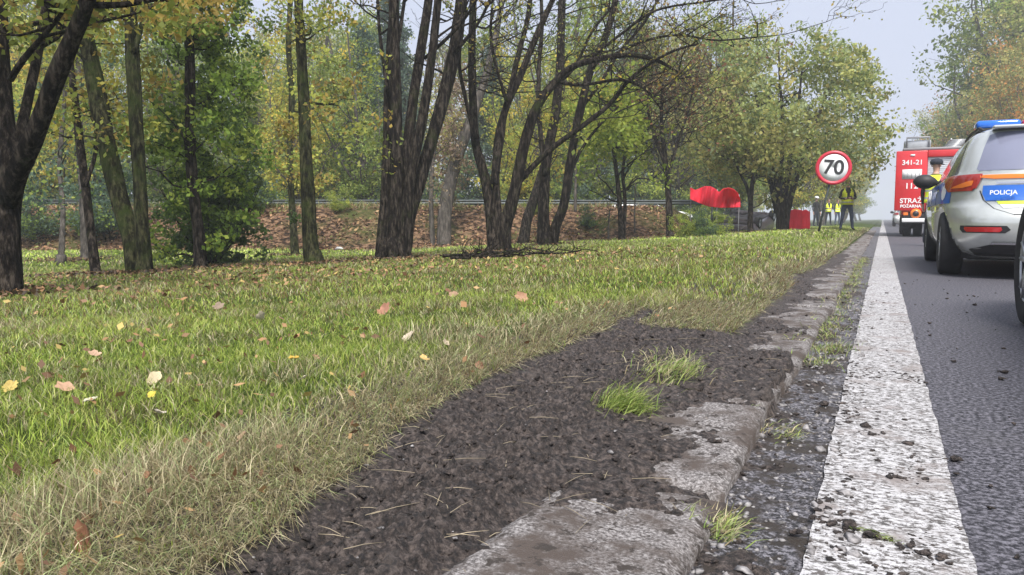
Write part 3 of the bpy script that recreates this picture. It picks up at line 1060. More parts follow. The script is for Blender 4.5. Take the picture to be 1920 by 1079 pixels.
def flare(mb, pt, rad, seed):
    r = np.random.default_rng(seed)
    rad *= .55
    for k in range(6):
        a = k*1.05+r.normal(0, .2)
        q = [(pt[0]+math.cos(a)*rad*.25, pt[1]+math.sin(a)*rad*.25, pt[2]+rad*1.5), (pt[0]+math.cos(a)*rad*.85, pt[1]+math.sin(a)*rad*.85, pt[2]+rad*.35), (pt[0]+math.cos(a)*rad*1.7, pt[1]+math.sin(a)*rad*1.7, pt[2]-.05)]
        mb.tube(q, [rad*.5, rad*.4, rad*.1], 7, 0, True, .15, seed+k)

hero_feet = []
def hero(name, label, stems, bark, foot, seed, tw=None, crown=None, fl=None):
    """stems: list of (pts, dd); first starts in the ground at foot"""
    g, d = on_ground(*foot)
    root = thing(name, tuple(g), label, 'tree')
    hero_feet.append((g[0], g[1], foot[0]))
    r = np.random.default_rng(seed)
    mb, bb = MB(), MB()
    paths = []
    for k, (pts, dd, isb) in enumerate(stems):
        t = bb if isb else mb
        src = limb(t, pts, d, seed+k, dd, 8 if isb else 12, base=g[2]-.15 if (not isb) else None)
        paths.append(src)
    if fl: flare(mb, g, fl, seed)
    tips = []
    if tw:
        for k, (n, L, rad, dep, up, f0, side) in enumerate(tw):
            for src in paths[(0 if len(tw) == 1 else k):(len(paths) if len(tw) == 1 else k+1)]:
                tips += twigs(bb, src, r, n, L, rad, dep, up, f0, None, side)
    for m_, nm in ((mb, 'trunk'), (bb, 'branch')):
        if m_.n:
            V = np.concatenate(m_.V) - g
            link(nm, mesh_np(nm, V, m_.F, None, True, [M[bark]]), root)
    if crown:
        cl, per, spread, size, pal = crown(r, g, d, np.array(tips) if tips else None)
        me = leaves(np.array(cl)-g, per, spread, size, pal, seed+9)
        link('crown', me, root)
    return root

def top_crown(n, px, py, dd, per, spread, size, pal, frac=.3, extra=0, ehi=3.5):
    """leaf clusters inside a region of the view (px range, py range), plus a share of the twig tips"""
    def f(r, g, d, tips):
        cl = [P(r.uniform(*px), r.uniform(*py), d+r.uniform(-dd, dd)) for _ in range(n)]
        if tips is not None and len(tips):
            cl += list(tips[r.random(len(tips)) < frac])
        for _ in range(extra):
            a = r.uniform(0, 6.28); q = 2.6*r.random()**.5
            cl.append(np.array([g[0]+math.cos(a)*q, g[1]+math.sin(a)*q, g[2]+r.uniform(ehi+2, ehi+6.5)]))
        return cl, per, spread, size, pal
    return f

AUT = [(.38, .34, .06), (.26, .30, .06), (.42, .30, .07), (.18, .22, .05), (.30, .22, .06), (.34, .36, .07)]
IVY = [(0.189, 0.284, 0.047), (0.27, 0.378, 0.061), (0.121, 0.189, 0.041), (0.378, 0.446, 0.081), (0.081, 0.128, 0.034)]
IVD = [(0.098, 0.154, 0.042), (0.063, 0.105, 0.035), (0.154, 0.224, 0.056), (0.126, 0.168, 0.07)]

hero('forked_tree', 'dark tree cut by the left edge, forking low into thick leaning limbs',
     [([(12, 556, 66), (12, 470, 56), (14, 380, 52), (20, 320, 60), (8, 230, 42), (-2, 100, 38), (-8, -60, 34), (-20, -260, 24)], .3, 0),
      ([(18, 380, 44), (34, 318, 46), (62, 262, 44), (104, 150, 40), (150, 40, 36), (185, -60, 32), (260, -260, 20)], -1.0, 1),
      ([(24, 350, 24), (36, 262, 24), (56, 170, 22), (72, 90, 20), (88, 0, 17), (110, -140, 12)], .9, 1),
      ([(20, 150, 14), (44, 112, 13), (80, 70, 11), (118, 22, 9), (170, -50, 5)], -.4, 1)], 'bark', (12, 556), 501,
     [(5, 1.4, .03, 2, .2, .5, None)], top_crown(10, (60, 330), (-160, 30), 1.2, 60, .34, .036, AUT, .35, 34), .18)
hero('thin_tree', 'thin dark leaning tree between the left forked tree and the mossy pair',
     [([(181, 517, 24), (172, 450, 19), (160, 350, 18), (150, 270, 17), (141, 190, 16), (128, 90, 14), (112, -60, 12)], .8, 0),
      ([(160, 350, 9), (176, 300, 8), (182, 260, 6), (178, 200, 4)], .5, 1)], 'bark', (181, 517), 511,
     [(5, 1.2, .02, 2, .3, .5, None)], top_crown(14, (90, 230), (-60, 200), 1.5, 46, .36, .04, AUT, .5, 10), .12)
hero('thin_tree', 'slender greyish tree behind the thin leaning one at left',
     [([(160, 488, 22), (158, 400, 18), (152, 300, 17), (146, 200, 15), (150, 90, 13), (158, -60, 11)], 1., 0)], 'bark_grey', (160, 488), 515,
     [(6, 1.6, .02, 2, .3, .4, None)], top_crown(22, (40, 240), (-40, 300), 2.5, 40, .5, .05, GR+AUT[:2], .4, 6), None)
hero('thin_tree', 'slim tree stem at far left seen between the fork and the mossy pair',
     [([(113, 492, 13), (118, 400, 10), (112, 300, 10), (122, 180, 9), (124, 60, 8), (130, -40, 7)], 1., 0)], 'bark_grey', (113, 492), 516,
     [(6, 1.6, .02, 2, .3, .3, None)], top_crown(26, (20, 200), (80, 420), 2.5, 40, .5, .05, BG+GR, .4, 4), None)
hero('double_trunk_tree', 'mossy green tree with two trunks rising from one foot, left trunk leaning',
     [([(256, 517, 44), (246, 450, 38), (226, 380, 38), (204, 290, 40), (188, 210, 38), (172, 120, 34), (160, 60, 32), (140, -100, 26)], .6, 0),
      ([(272, 515, 40), (267, 440, 31), (262, 340, 28), (256, 240, 29), (250, 140, 30), (246, 60, 26), (242, -40, 22), (236, -200, 16)], .1, 0),
      ([(250, 100, 14), (262, 62, 11), (271, 20, 9), (280, -50, 6)], .2, 1)], 'bark_moss', (264, 515), 521,
     [(4, 1.5, .03, 2, .3, .6, None)], top_crown(26, (120, 420), (-70, 60), 1.6, 60, .38, .038, AUT, .35, 34), .22)
hero('leafy_tree', 'dark-trunked tree clad in bright green leaves from top to foot',
     [([(376, 506, 30), (373, 440, 25), (364, 370, 24), (357, 290, 24), (357, 200, 23), (355, 90, 21), (352, -40, 18), (350, -200, 13)], .1, 0)], 'bark', (376, 506), 531,
     [(26, 1.0, .018, 2, .15, .06, None)],
     lambda r, g, d, tips: ([P(r.normal(385, 52), r.uniform(-80, 330), d+r.normal(.6, .7)) for _ in range(150)] +
                            [P(r.uniform(290, 480), r.uniform(150, 420), d+r.normal(.7, .5)) for _ in range(80)] +
                            list(tips[r.random(len(tips)) < .35]), 48, .22, .042, IVY), .2)
g, t_ = on_ground(400, 498)
bs = thing('shrub', tuple(g), 'dark green bush round the foot of the leafy tree', 'shrub')
r = np.random.default_rng(61)
mbx = MB()
for k in range(14):
    a = r.uniform(0, 6.28)
    mbx.tube([(0, 0, -.05), (math.cos(a)*.5, math.sin(a)*.5, .6), (math.cos(a)*1.0, math.sin(a)*.8, 1.1+r.random()*.5)], [.02, .014, .005], 5)
mbx.build('stem', M['bark'], bs)
cl = [P(r.normal(400, 46), r.uniform(330, 490), t_+r.normal(.2, .5)) for _ in range(190)]
cl = [q for q in cl if q[2] > g[2]+.05]
link('crown', leaves(np.array(cl)-g, 46, .20, .042, IVD, 63), bs)

hero('straight_tree', 'single straight dark trunk right of the leafy tree with a broad foot',
     [([(590, 497, 42), (582, 450, 34), (578, 380, 31), (574, 300, 28), (571, 220, 26), (566, 120, 23), (561, 30, 20), (558, -80, 18), (550, -260, 12)], .2, 0)], 'bark_moss', (590, 497), 541,
     [(12, 1.3, .02, 2, .15, .25, None)], top_crown(20, (570, 720), (-60, 330), 1.4, 36, .32, .036, AUT, .42, 24), .26)
hero('thin_tree', 'thin mossy stem just left of the straight dark trunk',
     [([(554, 481, 20), (550, 430, 15), (546, 360, 13), (544, 280, 13), (547, 180, 13), (541, 90, 12), (546, -20, 11)], .8, 0)], 'bark_moss', (554, 481), 545,
     [(9, 1.5, .02, 2, .2, .2, None)], top_crown(34, (490, 620), (-30, 340), 2., 40, .42, .05, AUT+YG, .4, 6), .15)

hero('tree_clump', 'clump of five dark stems from one stump in the middle of the lawn edge',
     [([(716, 488, 36), (718, 430, 24), (724, 350, 23), (727, 260, 21), (728, 170, 19), (732, 80, 17), (738, -10, 16), (744, -200, 11)], .4, 0),
      ([(738, 488, 44), (738, 430, 34), (744, 350, 28), (744, 260, 25), (741, 160, 25), (739, 80, 24), (738, -10, 22), (732, -200, 15)], -.2, 0),
      ([(748, 486, 40), (752, 400, 30), (759, 320, 26), (768, 240, 24), (779, 160, 22), (793, 70, 20), (805, -10, 18), (826, -200, 12)], .5, 0),
      ([(758, 484, 30), (764, 380, 26), (776, 300, 24), (791, 228, 22), (802, 160, 20), (812, 90, 18), (822, -10, 16), (840, -180, 11)], -.5, 0),
      ([(752, 486, 36), (766, 410, 30), (784, 350, 28), (804, 280, 28), (826, 205, 28), (845, 130, 28), (858, 60, 28), (868, -20, 25), (890, -220, 16)], .2, 0),
      ([(728, 170, 9), (718, 110, 8), (711, 50, 7), (708, -20, 6)], .3, 1),
      ([(741, 110, 9), (750, 60, 8), (760, -10, 7)], .3, 1),
      ([(852, 100, 10), (880, 66, 8), (905, 30, 7), (925, -20, 6)], -.3, 1),
      ([(796, 110, 8), (830, 80, 8), (868, 40, 7), (900, -10, 5)], -.6, 1)], 'bark', (738, 487), 551,
     [(3, 1.5, .025, 2, .3, .45, None)], top_crown(6, (650, 850), (-120, -10), 1.6, 36, .3, .036, AUT, .10, 26), .42)

hero('spreading_tree', 'dark tree with wide spreading bare branches beside the fallen branches',
     [([(928, 474, 34), (923, 430, 26), (916, 370, 23), (906, 320, 21), (892, 270, 19), (887, 200, 18), (885, 100, 17), (887, 0, 15), (888, -160, 10)], .4, 0),
      ([(944, 473, 40), (945, 430, 30), (956, 395, 28), (968, 345, 26), (980, 285, 24), (1004, 206, 20), (1042, 153, 17), (1079, 123, 14), (1144, 107, 12), (1190, 104, 10), (1237, 116, 8), (1274, 138, 5)], -.8, 0),
      ([(936, 440, 20), (930, 330, 17), (938, 265, 16), (947, 209, 16), (973, 148, 15), (1005, 70, 14), (1032, 10, 12), (1070, -90, 8)], .4, 1),
      ([(926, 345, 17), (934, 255, 15), (953, 185, 14), (975, 92, 12), (992, 20, 11), (1000, -90, 7)], .8, 1),
      ([(950, 190, 8), (929, 120, 7), (920, 60, 7), (926, -20, 5)], .3, 1),
      ([(892, 262, 11), (875, 195, 9), (861, 120, 8), (868, 50, 7), (876, -30, 6)], -.3, 1),
      ([(970, 345, 15), (1004, 308, 13), (1042, 273, 12), (1098, 232, 11), (1144, 195, 10), (1178, 152, 8), (1218, 120, 7), (1265, 95, 6), (1310, 82, 4)], -1., 1),
      ([(1042, 153, 9), (1090, 160, 7), (1160, 150, 7), (1205, 165, 5), (1240, 205, 3)], -1.2, 1),
      ([(1000, 205, 9), (1030, 170, 8), (1075, 130, 7), (1110, 60, 6), (1150, 10, 5), (1190, -40, 4)], .5, 1),
      ([(1144, 107, 7), (1200, 80, 6), (1270, 66, 5), (1340, 76, 4), (1420, 70, 3)], -1., 1),
      ([(1100, 116, 7), (1170, 60, 6), (1230, 20, 5), (1320, 4, 4), (1400, -6, 3)], -1., 1)], 'bark', (936, 473), 561,
     [(8, 1.6, .014, 3, .25, .35, np.array([.5, .2, 0]))],
     lambda r, g, d, tips: (list(tips[r.random(len(tips)) < .10]), 6, .25, .03, AUT), .26)
hero('upright_tree', 'dark two-stemmed tree behind the spreading tree on its right',
     [([(1020, 461, 34), (1019, 410, 26), (1020, 360, 24), (1026, 290, 22), (1042, 210, 20), (1050, 120, 19), (1053, 30, 17), (1056, -120, 12)], .3, 0),
      ([(1032, 461, 30), (1042, 425, 22), (1057, 385, 21), (1070, 300, 19), (1086, 215, 18), (1108, 130, 17), (1135, 70, 15), (1154, 0, 13), (1175, -120, 8)], -.6, 0),
      ([(1022, 330, 12), (1012, 230, 11), (1010, 140, 10), (1016, 40, 9), (1010, -80, 7)], .5, 1),
      ([(1088, 205, 9), (1130, 150, 8), (1160, 100, 7), (1210, 40, 6), (1250, -30, 4)], -.8, 1),
      ([(1060, 360, 8), (1085, 290, 7), (1120, 240, 6), (1160, 200, 5)], -.5, 1)], 'bark', (1026, 461), 571,
     [(6, 2.2, .02, 2, .25, .4, np.array([.3, 0, 0]))],
     lambda r, g, d, tips: (list(tips[r.random(len(tips)) < .3]), 16, .4, .045, AUT+YO), .34)
hero('leaning_stump_tree', 'short dark trunk leaning right between the two bare trees',
     [([(980, 460, 28), (988, 415, 22), (1002, 370, 20), (1016, 320, 14), (1040, 240, 10), (1060, 150, 7)], .5, 0)], 'bark', (980, 460), 581,
     [(6, 1.6, .02, 2, .2, .4, None)], None, .3)
hero('leaning_tree', 'grey trunk leaning right behind the clump, hung with pinkish brown creeper',
     [([(832, 460, 32), (834, 400, 30), (843, 345, 29), (858, 290, 28), (874, 250, 24), (896, 190, 20), (920, 110, 16), (940, 10, 12), (960, -100, 8)], .5, 0),
      ([(812, 458, 12), (808, 380, 10), (812, 300, 9), (826, 200, 8), (838, 100, 7)], .5, 0)], 'bark_grey', (832, 460), 591,
     [(10, 2.2, .02, 2, .1, .3, None)],
     lambda r, g, d, tips: ([P(r.normal(838+(380-y)*.08, 16), y, d+.4+r.normal(0, .5)) for y in r.uniform(120, 390, 60)], 46, .45, .05,
                            [(.30, .21, .15), (.24, .17, .11), (.34, .27, .18), (.2, .17, .09)]), .3)
hero('twiggy_tree', 'small dark tree with a dense twiggy reddish crown left of the red cloth',
     [([(1256, 447, 18), (1255, 400, 14), (1252, 347, 13), (1246, 290, 12), (1240, 220, 8), (1244, 150, 5)], .4, 0),
      ([(1252, 330, 8), (1270, 270, 7), (1290, 210, 5), (1300, 160, 3)], .4, 1),
      ([(1248, 310, 8), (1225, 250, 7), (1212, 190, 5), (1210, 150, 3)], .4, 1)], 'bark', (1256, 447), 601,
     [(16, 2.0, .018, 3, .3, .3, None)],
     lambda r, g, d, tips: (list(tips[r.random(len(tips)) < .12]), 10, .5, .05, RD), .2)
hero('yellow_leaved_tree', 'bright yellow-green leaved tree behind the spreading bare branches',
     [([(1165, 452, 14), (1163, 400, 11), (1158, 340, 10), (1150, 270, 8), (1150, 200, 6)], .6, 0),
      ([(1168, 452, 10), (1172, 380, 8), (1168, 320, 7), (1180, 250, 5)], .6, 0)], 'bark', (1165, 452), 611,
     [(10, 2.2, .03, 2, .2, .3, None)],
     lambda r, g, d, tips: ([P(r.normal(1150, 40), r.normal(225, 38), d+r.normal(0, 1.5)) for _ in range(110)], 46, .5, .065,
                            [(.34, .40, .06), (.26, .34, .05), (.42, .45, .08), (.18, .24, .05)]), None)
hero('small_tree', 'small dark forked tree standing in front of the overturned car',
     [([(1407, 437, 14), (1407, 400, 11), (1408, 370, 10), (1412, 335, 9), (1420, 290, 6)], .4, 0),
      ([(1408, 385, 8), (1400, 350, 7), (1385, 320, 5), (1370, 280, 3)], .4, 1)], 'bark', (1407, 437), 621,
     [(9, 2.2, .02, 2, .3, .3, None)], lambda r, g, d, tips: (list(tips), 26, .6, .075, OL), .16)
# the round-crowned tree
def round_crown(r, g, d, tips):
    cl = []
    c = P(1478, 225, d)
    a, b = 178*d/FPX, 172*d/FPX
    k = 0
    while len(cl) < 500:
        v = r.normal(0, 1, 3); v /= np.linalg.norm(v)
        v *= r.uniform(.5, 1.0)**.6
        if v[2] < -.55 and abs(v[0]) < .4: continue
        if vn(v[0]*2.3+9, v[1]*2.3+4, v[2]*2.3+2, 7) < .30: continue
        wd = 1-.12*v[2]
        cl.append(c+np.array([v[0]*a*wd, v[1]*a*.95*wd, v[2]*b]))
    return cl, 46, .46, .065, [(.34, .39, .13), (.26, .31, .10), (.42, .43, .14), (.18, .23, .08), (.42, .37, .12), (.36, .42, .22)]
hero('round_crowned_tree', 'large round-crowned tree with olive yellow leaves left of the 70 sign',
     [([(1465, 434, 24), (1463, 400, 17), (1461, 360, 16), (1452, 320, 13), (1440, 280, 10), (1425, 230, 7), (1415, 160, 4)], -.6, 0),
      ([(1466, 434, 22), (1467, 395, 15), (1474, 350, 14), (1482, 300, 12), (1492, 250, 9), (1500, 170, 5), (1506, 110, 3)], .5, 0),
      ([(1470, 434, 20), (1476, 400, 13), (1488, 350, 14), (1503, 300, 12), (1522, 250, 8), (1545, 190, 5), (1560, 150, 3)], 0, 0),
      ([(1458, 400, 14), (1444, 340, 12), (1424, 300, 9), (1400, 250, 7), (1375, 200, 4)], .3, 1),
      ([(1462, 370, 11), (1466, 310, 10), (1468, 230, 8), (1462, 150, 5), (1460, 90, 3)], 0, 1)], 'bark', (1465, 434), 631,
     [(8, 2.0, .03, 2, .3, .3, None)], round_crown, .2)

# pale slim stems and saplings on the bank
for px, py, top, wd, lab in [(1079, 398, 300, 7, 'pale slim birch stem standing on the bank behind the upright tree'),
                             (1190, 440, 345, 4, 'thin grey sapling at the foot of the bank near the white car'),
                             (1141, 452, 396, 5, 'thin stake-like sapling at the foot of the leafy bank'),
                             (934, 398, 300, 6, 'pale birch stem seen behind the spreading tree')]:
    g, d = on_ground(px, py)
    root = thing('sapling', tuple(g), lab, 'sapling')
    mbs = MB(); src = limb(mbs, [(px, py, wd), (px, (py+top)/2, wd*.8), (px+2, top, wd*.6)], d, px, .2, 7)
    tw_ = twigs(mbs, src, np.random.default_rng(px), 5, .5, .01, 1, .4, .5)
    V = np.concatenate(mbs.V)-g
    link('trunk', mesh_np('trunk', V, mbs.F, None, True, [M['bark_grey']]), root)

# shrubs near the accident
for px, py, kd, s, lab in [(1318, 446, 'bush', .27, 'dark bush in front of the red cloth, left of the wreck'), (1285, 447, 'bushy', .30, 'brownish low bush at the foot of the twiggy tree'),
                           (1345, 444, 'bushy', .27, 'green low bush directly left of the overturned car'), (1300, 440, 'bush', .25, 'taller dark shrub at the left end of the red cloth'),
                           (1490, 424, 'bushy', .5, 'pale green shrub far behind the round-crowned tree')]:
    g, d = on_ground(px, py)
    put(kd, g[0], g[1], lab, None, s)

bk = [(60, 455, 'bush', .75, 'dark shrub at the far left foot of the leafy bank'), (205, 450, 'bush', .9, 'dark bush on the bank behind the mossy double trunk'),
      (455, 420, 'bush', 1.0, 'blue-green bush on the bank crest behind the leafy tree'),
      (640, 400, 'bushy', .35, 'small yellowish shrub on the bank between straight tree and clump'), (1010, 400, 'bushy', .35, 'low weedy shrub on the bank behind the upright tree'), (1100, 430, 'bush', .28, 'small brown-green bramble on the bank slope')]
for px, py, kd, s_, lab in bk:
    g, d = on_ground(px, py)
    if py < 430:
        q = P(px, 411, 26.5); g = np.array([q[0], q[1], 0])
    put(kd, g[0], g[1], lab, None, s_)
for k, (px, s__, kd, sc__) in enumerate([(560, 9.3, 'yg', .72), (665, 9.0, 'tall', .62), (1000, 9.4, 'yg', .7), (80, 9., 'yg', .8), (330, 9.2, 'tall', .8)]):
    dd_ = 20.
    while bank_s(*P(px, 411, dd_)[:2]) < s__: dd_ += .2
    q = P(px, 411, dd_)
    put(kd, q[0], q[1], ['yellow-green tree just behind the rail, seen left of the straight trunk', 'smaller green tree just behind the rail between straight trunk and clump', 'yellow-green tree just behind the rail behind the upright tree', 'yellow-green tree behind the bank near the left edge', 'bright tree behind the bank right of the mossy double trunk'][k], None, sc__)

# fallen branches on the lawn
g, d = on_ground(940, 486)
fb = thing('fallen_branch', tuple(g), 'long dark fallen branches lying on the lawn under the spreading tree', 'branch')
mbf = MB(); r = np.random.default_rng(5)
for (x0, y0, x1, y1, wd) in [(830, 491, 1010, 478, 7), (860, 489, 1090, 479, 6), (900, 485, 1000, 474, 6), (845, 494, 960, 486, 5), (930, 488, 1050, 483, 5), (870, 486, 900, 478, 4), (960, 482, 985, 473, 4), (1000, 478, 1120, 481, 3)]:
    a, da = on_ground(x0, y0); b, db = on_ground(x1, y1)
    n = 9
    t = np.linspace(0, 1, n)[:, None]
    q = a*(1-t)+b*t
    q[:, 2] = terrain(q[:, 0], q[:, 1])+.04+r.uniform(0, .06, n)
    q[1:-1, :2] += r.normal(0, .06, (n-2, 2))
    rr = np.linspace(wd, wd*.4, n)/2*d/FPX
    src = smooth_path(q-g, rr, .1)
    mbf.tube(src[0], src[1], 7, 0, True, .2, x0)
    twigs(mbf, src, r, 5, .3, .012, 1, .3, .2)
mbf.build('limb', M['bark'], fb, True)
# pale stone / paper by the trunk and reddish earth patches
g, d = on_ground(636, 470)
me = MB(); 
me.tube([(-.14, 0, 0), (-.05, .02, .03), (.06, 0, .035), (.16, .02, 0)], [.02, .055, .05, .02], 8, 0, True, .3, 3)
M['pale'] = mat('pale_stone', (.62, .62, .60), .8, var=.2, vscale=9)
o = me.build('pale_stone', M['pale']); o.location = (g[0], g[1], g[2]+.03)
tag(o, 'small whitish stone on the bright grass between two trunks', 'stone')
# low stump left
g, d = on_ground(115, 496)
me = MB(); me.tube([(0, 0, -.1), (0, 0, .12), (.01, 0, .2)], [.13, .10, .09], 10, 0, True, .25, 8)
o = me.build('tree_stump', M['bark_grey'], None, True); o.location = tuple(g)
tag(o, 'low weathered stump at the edge of the lawn, far left', 'stump')

# leaves and dark crumbs gathered round the feet of the trees
def foot_litter(r, n):
    f = np.array(hero_feet)[:, :2][r.integers(0, len(hero_feet), n)]
    a = r.uniform(0, 6.28, n); q = .12+.75*r.random(n)**1.6
    return f[:, 0]+np.cos(a)*q*1.2, f[:, 1]+np.sin(a)*q
litter('leaf_litter', 5200, foot_litter, .03, np.array([[.16, .09, .045], [.24, .13, .06], [.10, .06, .035], [.05, .035, .022]]), 47, .035, .7)
for k in [k for k in proto if k not in used]:
    for ch in list(proto[k].children): bpy.data.objects.remove(ch)
    bpy.data.objects.remove(proto[k])

# guard rail along the second road
gr = thing('guard_rail', (0, 0, 0), 'grey steel guard rail on posts running along the top of the bank', 'guard rail')
M['galv'] = mat('galvanised', (.07, .08, .08), .55, .6, var=.2, vscale=3)
prof = [(0, .08), (.03, .11), (.03, .14), (0, .17), (0, .19), (.03, .22), (.03, .25), (0, .28)]
V, F = [], []
ts = np.arange(-22, 23, 2.)
S0 = 8.2
zr = [float(terrain(*bpos(t, S0))) for t in ts]
for k, t in enumerate(ts):
    x, y = bpos(t, S0)
    for (o_, h_) in prof:
        V.append((x-BN[0]*(.08+o_), y-BN[1]*(.08+o_), 1.05+h_))
n_ = len(prof)
for k in range(len(ts)-1):
    for j in range(n_-1):
        F.append((k*n_+j, (k+1)*n_+j, (k+1)*n_+j+1, k*n_+j+1))
ro = link('rail', mesh_np('rail', V, F, None, False, [M['galv']]), gr)
ro.modifiers.new('s', 'SOLIDIFY').thickness = .006
pb = MB(); pb.box((0, 0, .55), (.06, .1, 1.6)); pm = None
for k, t in enumerate(ts):
    x, y = bpos(t, S0)
    if pm is None:
        po = pb.build('post', M['galv'], gr); pm = po.data
    else:
        po = link('post', pm, gr)
    po.location = (x, y, 0); po.rotation_euler = (0, 0, math.atan2(BD[1], BD[0]))

# ================================================================== VEHICLES
M['silver'] = mat('silver_paint', (.60, .62, .59), .25, .5, coat=.8, var=.08, vscale=3)
M['black_paint'] = mat('black_paint', (.012, .012, .014), .25, .0, coat=.8)
M['glass'] = mat('tinted_glass', (.05, .06, .075), .06, 0, coat=.5, spec=.9)
M['rearglass'] = mat('rear_glass', (.17, .18, .25), .12, 0, coat=.5, spec=.9)  # pale blue-grey base colour stands in for the sky reflected in the rear pane
M['rubber'] = mat('rubber', (.014, .014, .015), .85, var=.3, vscale=20)
M['plastic'] = mat('black_plastic', (.02, .02, .022), .6)
M['rim'] = mat('rim', (.42, .43, .45), .35, .8)
M['blue'] = mat('police_blue', (.012, .12, .50), .4, coat=.4)
M['bluelens'] = mat('blue_lens', (.015, .13, .55), .15, coat=.8)
M['redlens'] = mat('red_lens', (.50, .015, .02), .12, coat=.9)
M['orange'] = mat('amber_lamp', (.80, .20, .03), .2)
M['redlamp'] = mat('tail_lamp', (.36, .018, .012), .15, coat=.9)
M['chrome'] = mat('chrome', (.7, .7, .72), .15, 1.)
M['white'] = mat('white_print', (.78, .78, .78), .5)
M['fluo'] = mat('fluorescent_yellow', (.55, .72, .04), .6)
M['retro'] = mat('reflective_grey', (.55, .57, .58), .4)
M['red'] = mat('fire_red', (.55, .016, .022), .38, coat=.5, var=.12, vscale=2)
M['alu'] = mat('aluminium', (.5, .51, .52), .4, .6, var=.15, vscale=4)
M['steelgrey'] = mat('steel_grey', (.25, .25, .26), .5, .4)
M['shutter'] = mat('roller_shutter', (.62, .63, .66), .4, .4)
M['wreck'] = mat('wreck_underside', (.055, .045, .05), .7, var=.7, vscale=5, bump=.5, bscale=9)
M['wreckpaint'] = mat('wreck_paint', (.10, .075, .085), .4, var=.3, vscale=4, coat=.3)

LEV = np.array([  # z, rear y, front y, half width
 (.19, .30, 4.25, .66), (.24, .14, 4.45, .78), (.34, .05, 4.55, .845), (.44, .01, 4.59, .868), (.56, .0, 4.60, .878), (.63, .035, 4.57, .880), (.72, .10, 4.52, .878),
 (.82, .13, 4.42, .872), (.90, .145, 4.22, .862), (.955, .155, 3.95, .846), (.99, .17, 3.55, .822), (1.05, .20, 3.30, .795), (1.14, .255, 3.10, .760), (1.23, .325, 2.90, .722),
 (1.31, .40, 2.70, .684), (1.37, .455, 2.53, .650), (1.415, .50, 2.35, .61), (1.445, .60, 2.15, .545), (1.462, .80, 1.95, .43), (1.47, 1.0, 1.8, .28)])

def car_shell(name, m, wsc=1., seed=None, dent=0.):
    lv = []
    for k in range(len(LEV)-1):
        for t in (0, .34, .67):
            lv.append(LEV[k]*(1-t)+LEV[k+1]*t)
    lv.append(LEV[-1])
    lv = np.array(lv)
    ker = np.array([.25, .5, .25])
    for c in range(1, 4):
        pad = np.r_[lv[0, c], lv[:, c], lv[-1, c]]
        lv[:, c] = np.convolve(pad, ker, 'valid')
    N = 96
    V = []
    for z, y0, y1, hw in lv:
        a = np.linspace(0, 2*math.pi, N, endpoint=False)
        e = 2/6.5
        sx = np.sign(np.cos(a))*np.abs(np.cos(a))**e
        sy = np.sign(np.sin(a))*np.abs(np.sin(a))**(2/(9. if z < 1 else 6.))
        x = sx*hw*wsc
        y = (y0+y1)/2 + sy*(y1-y0)/2
        # plan taper and bowed ends
        x *= 1-.05*ss(np.abs(y-2.3), 1.3, 2.3)-.055*ss(1.1-y, 0, 1.1)*(1 if z > .7 else .5)
        y += np.where(sy < 0, 1, -1)*(.10 if z < 1 else .06)*(np.abs(x)/.88)**2.2*ss(np.abs(sy), .6, 1)*2
        V.append(np.stack([x, y, np.full(N, z)], -1))
    V = np.array(V)
    n = len(lv)
    F = []
    for k in range(n-1):
        for j in range(N):
            F.append((k*N+j, k*N+(j+1) % N, (k+1)*N+(j+1) % N, (k+1)*N+j))
    F.append(tuple(range(N))[::-1]); F.append(tuple((n-1)*N+j for j in range(N)))
    V = V.reshape(-1, 3)
    if dent:
        V = V + dent*np.stack([fbm(V[:, 0]*3, V[:, 1]*3, V[:, 2]*3, q, 3) for q in (1, 2, 3)], -1)
    return mesh_np(name, V, F, None, True, [m])

def cut(me, cutter_geo):
    """boolean difference, applied at once; helpers are removed"""
    a = bpy.data.objects.new('a', me); C.objects.link(a)
    cm = mesh_np('c', cutter_geo[0], cutter_geo[1])
    b = bpy.data.objects.new('b', cm); C.objects.link(b)
    md = a.modifiers.new('b', 'BOOLEAN'); md.object = b; md.operation = 'DIFFERENCE'; md.solver = 'EXACT'
    dg = bpy.context.evaluated_depsgraph_get(); dg.update()
    out = bpy.data.meshes.new_from_object(a.evaluated_get(dg))
    bpy.data.objects.remove(a); bpy.data.objects.remove(b)
    return out

def bvh(me):
    return BVHTree.FromPolygons([v.co.copy() for v in me.vertices], [tuple(p.vertices) for p in me.polygons])

def patch(tree, rows, axis, off=.004, n=14, sub=4, side=-1, thick=0.):
    """rows: (z, a0, a1); axis 'rear' (a = x, cast along +y) or 'side' (a = y, cast along x from side)"""
    zz, A0, A1 = [], [], []
    for k in range(len(rows)-1):
        for t in np.arange(sub)/sub:
            r_ = np.array(rows[k])*(1-t)+np.array(rows[k+1])*t
            zz.append(r_[0]); A0.append(r_[1]); A1.append(r_[2])
    zz.append(rows[-1][0]); A0.append(rows[-1][1]); A1.append(rows[-1][2])
    V, ok = [], []
    for z, a0, a1 in zip(zz, A0, A1):
        for a in np.linspace(a0, a1, n):
            if axis == 'rear':
                o, d = Vector((a, -2, z)), Vector((0, 1, 0))
            else:
                o, d = Vector((2*side, a, z)), Vector((-side, 0, 0))
            h = tree.ray_cast(o, d)
            if h[0] is None:
                V.append((a, 0, z) if axis == 'rear' else (.8*side, a, z)); ok.append(False)
            else:
                nn = h[1] if h[1].dot(d) < 0 else -h[1]
                V.append(tuple(h[0]+nn*off)); ok.append(True)
    F = []
    for i in range(len(zz)-1):
        for j in range(n-1):
            q = (i*n+j, i*n+j+1, (i+1)*n+j+1, (i+1)*n+j)
            if all(ok[t] for t in q): F.append(q)
    return np.array(V), F

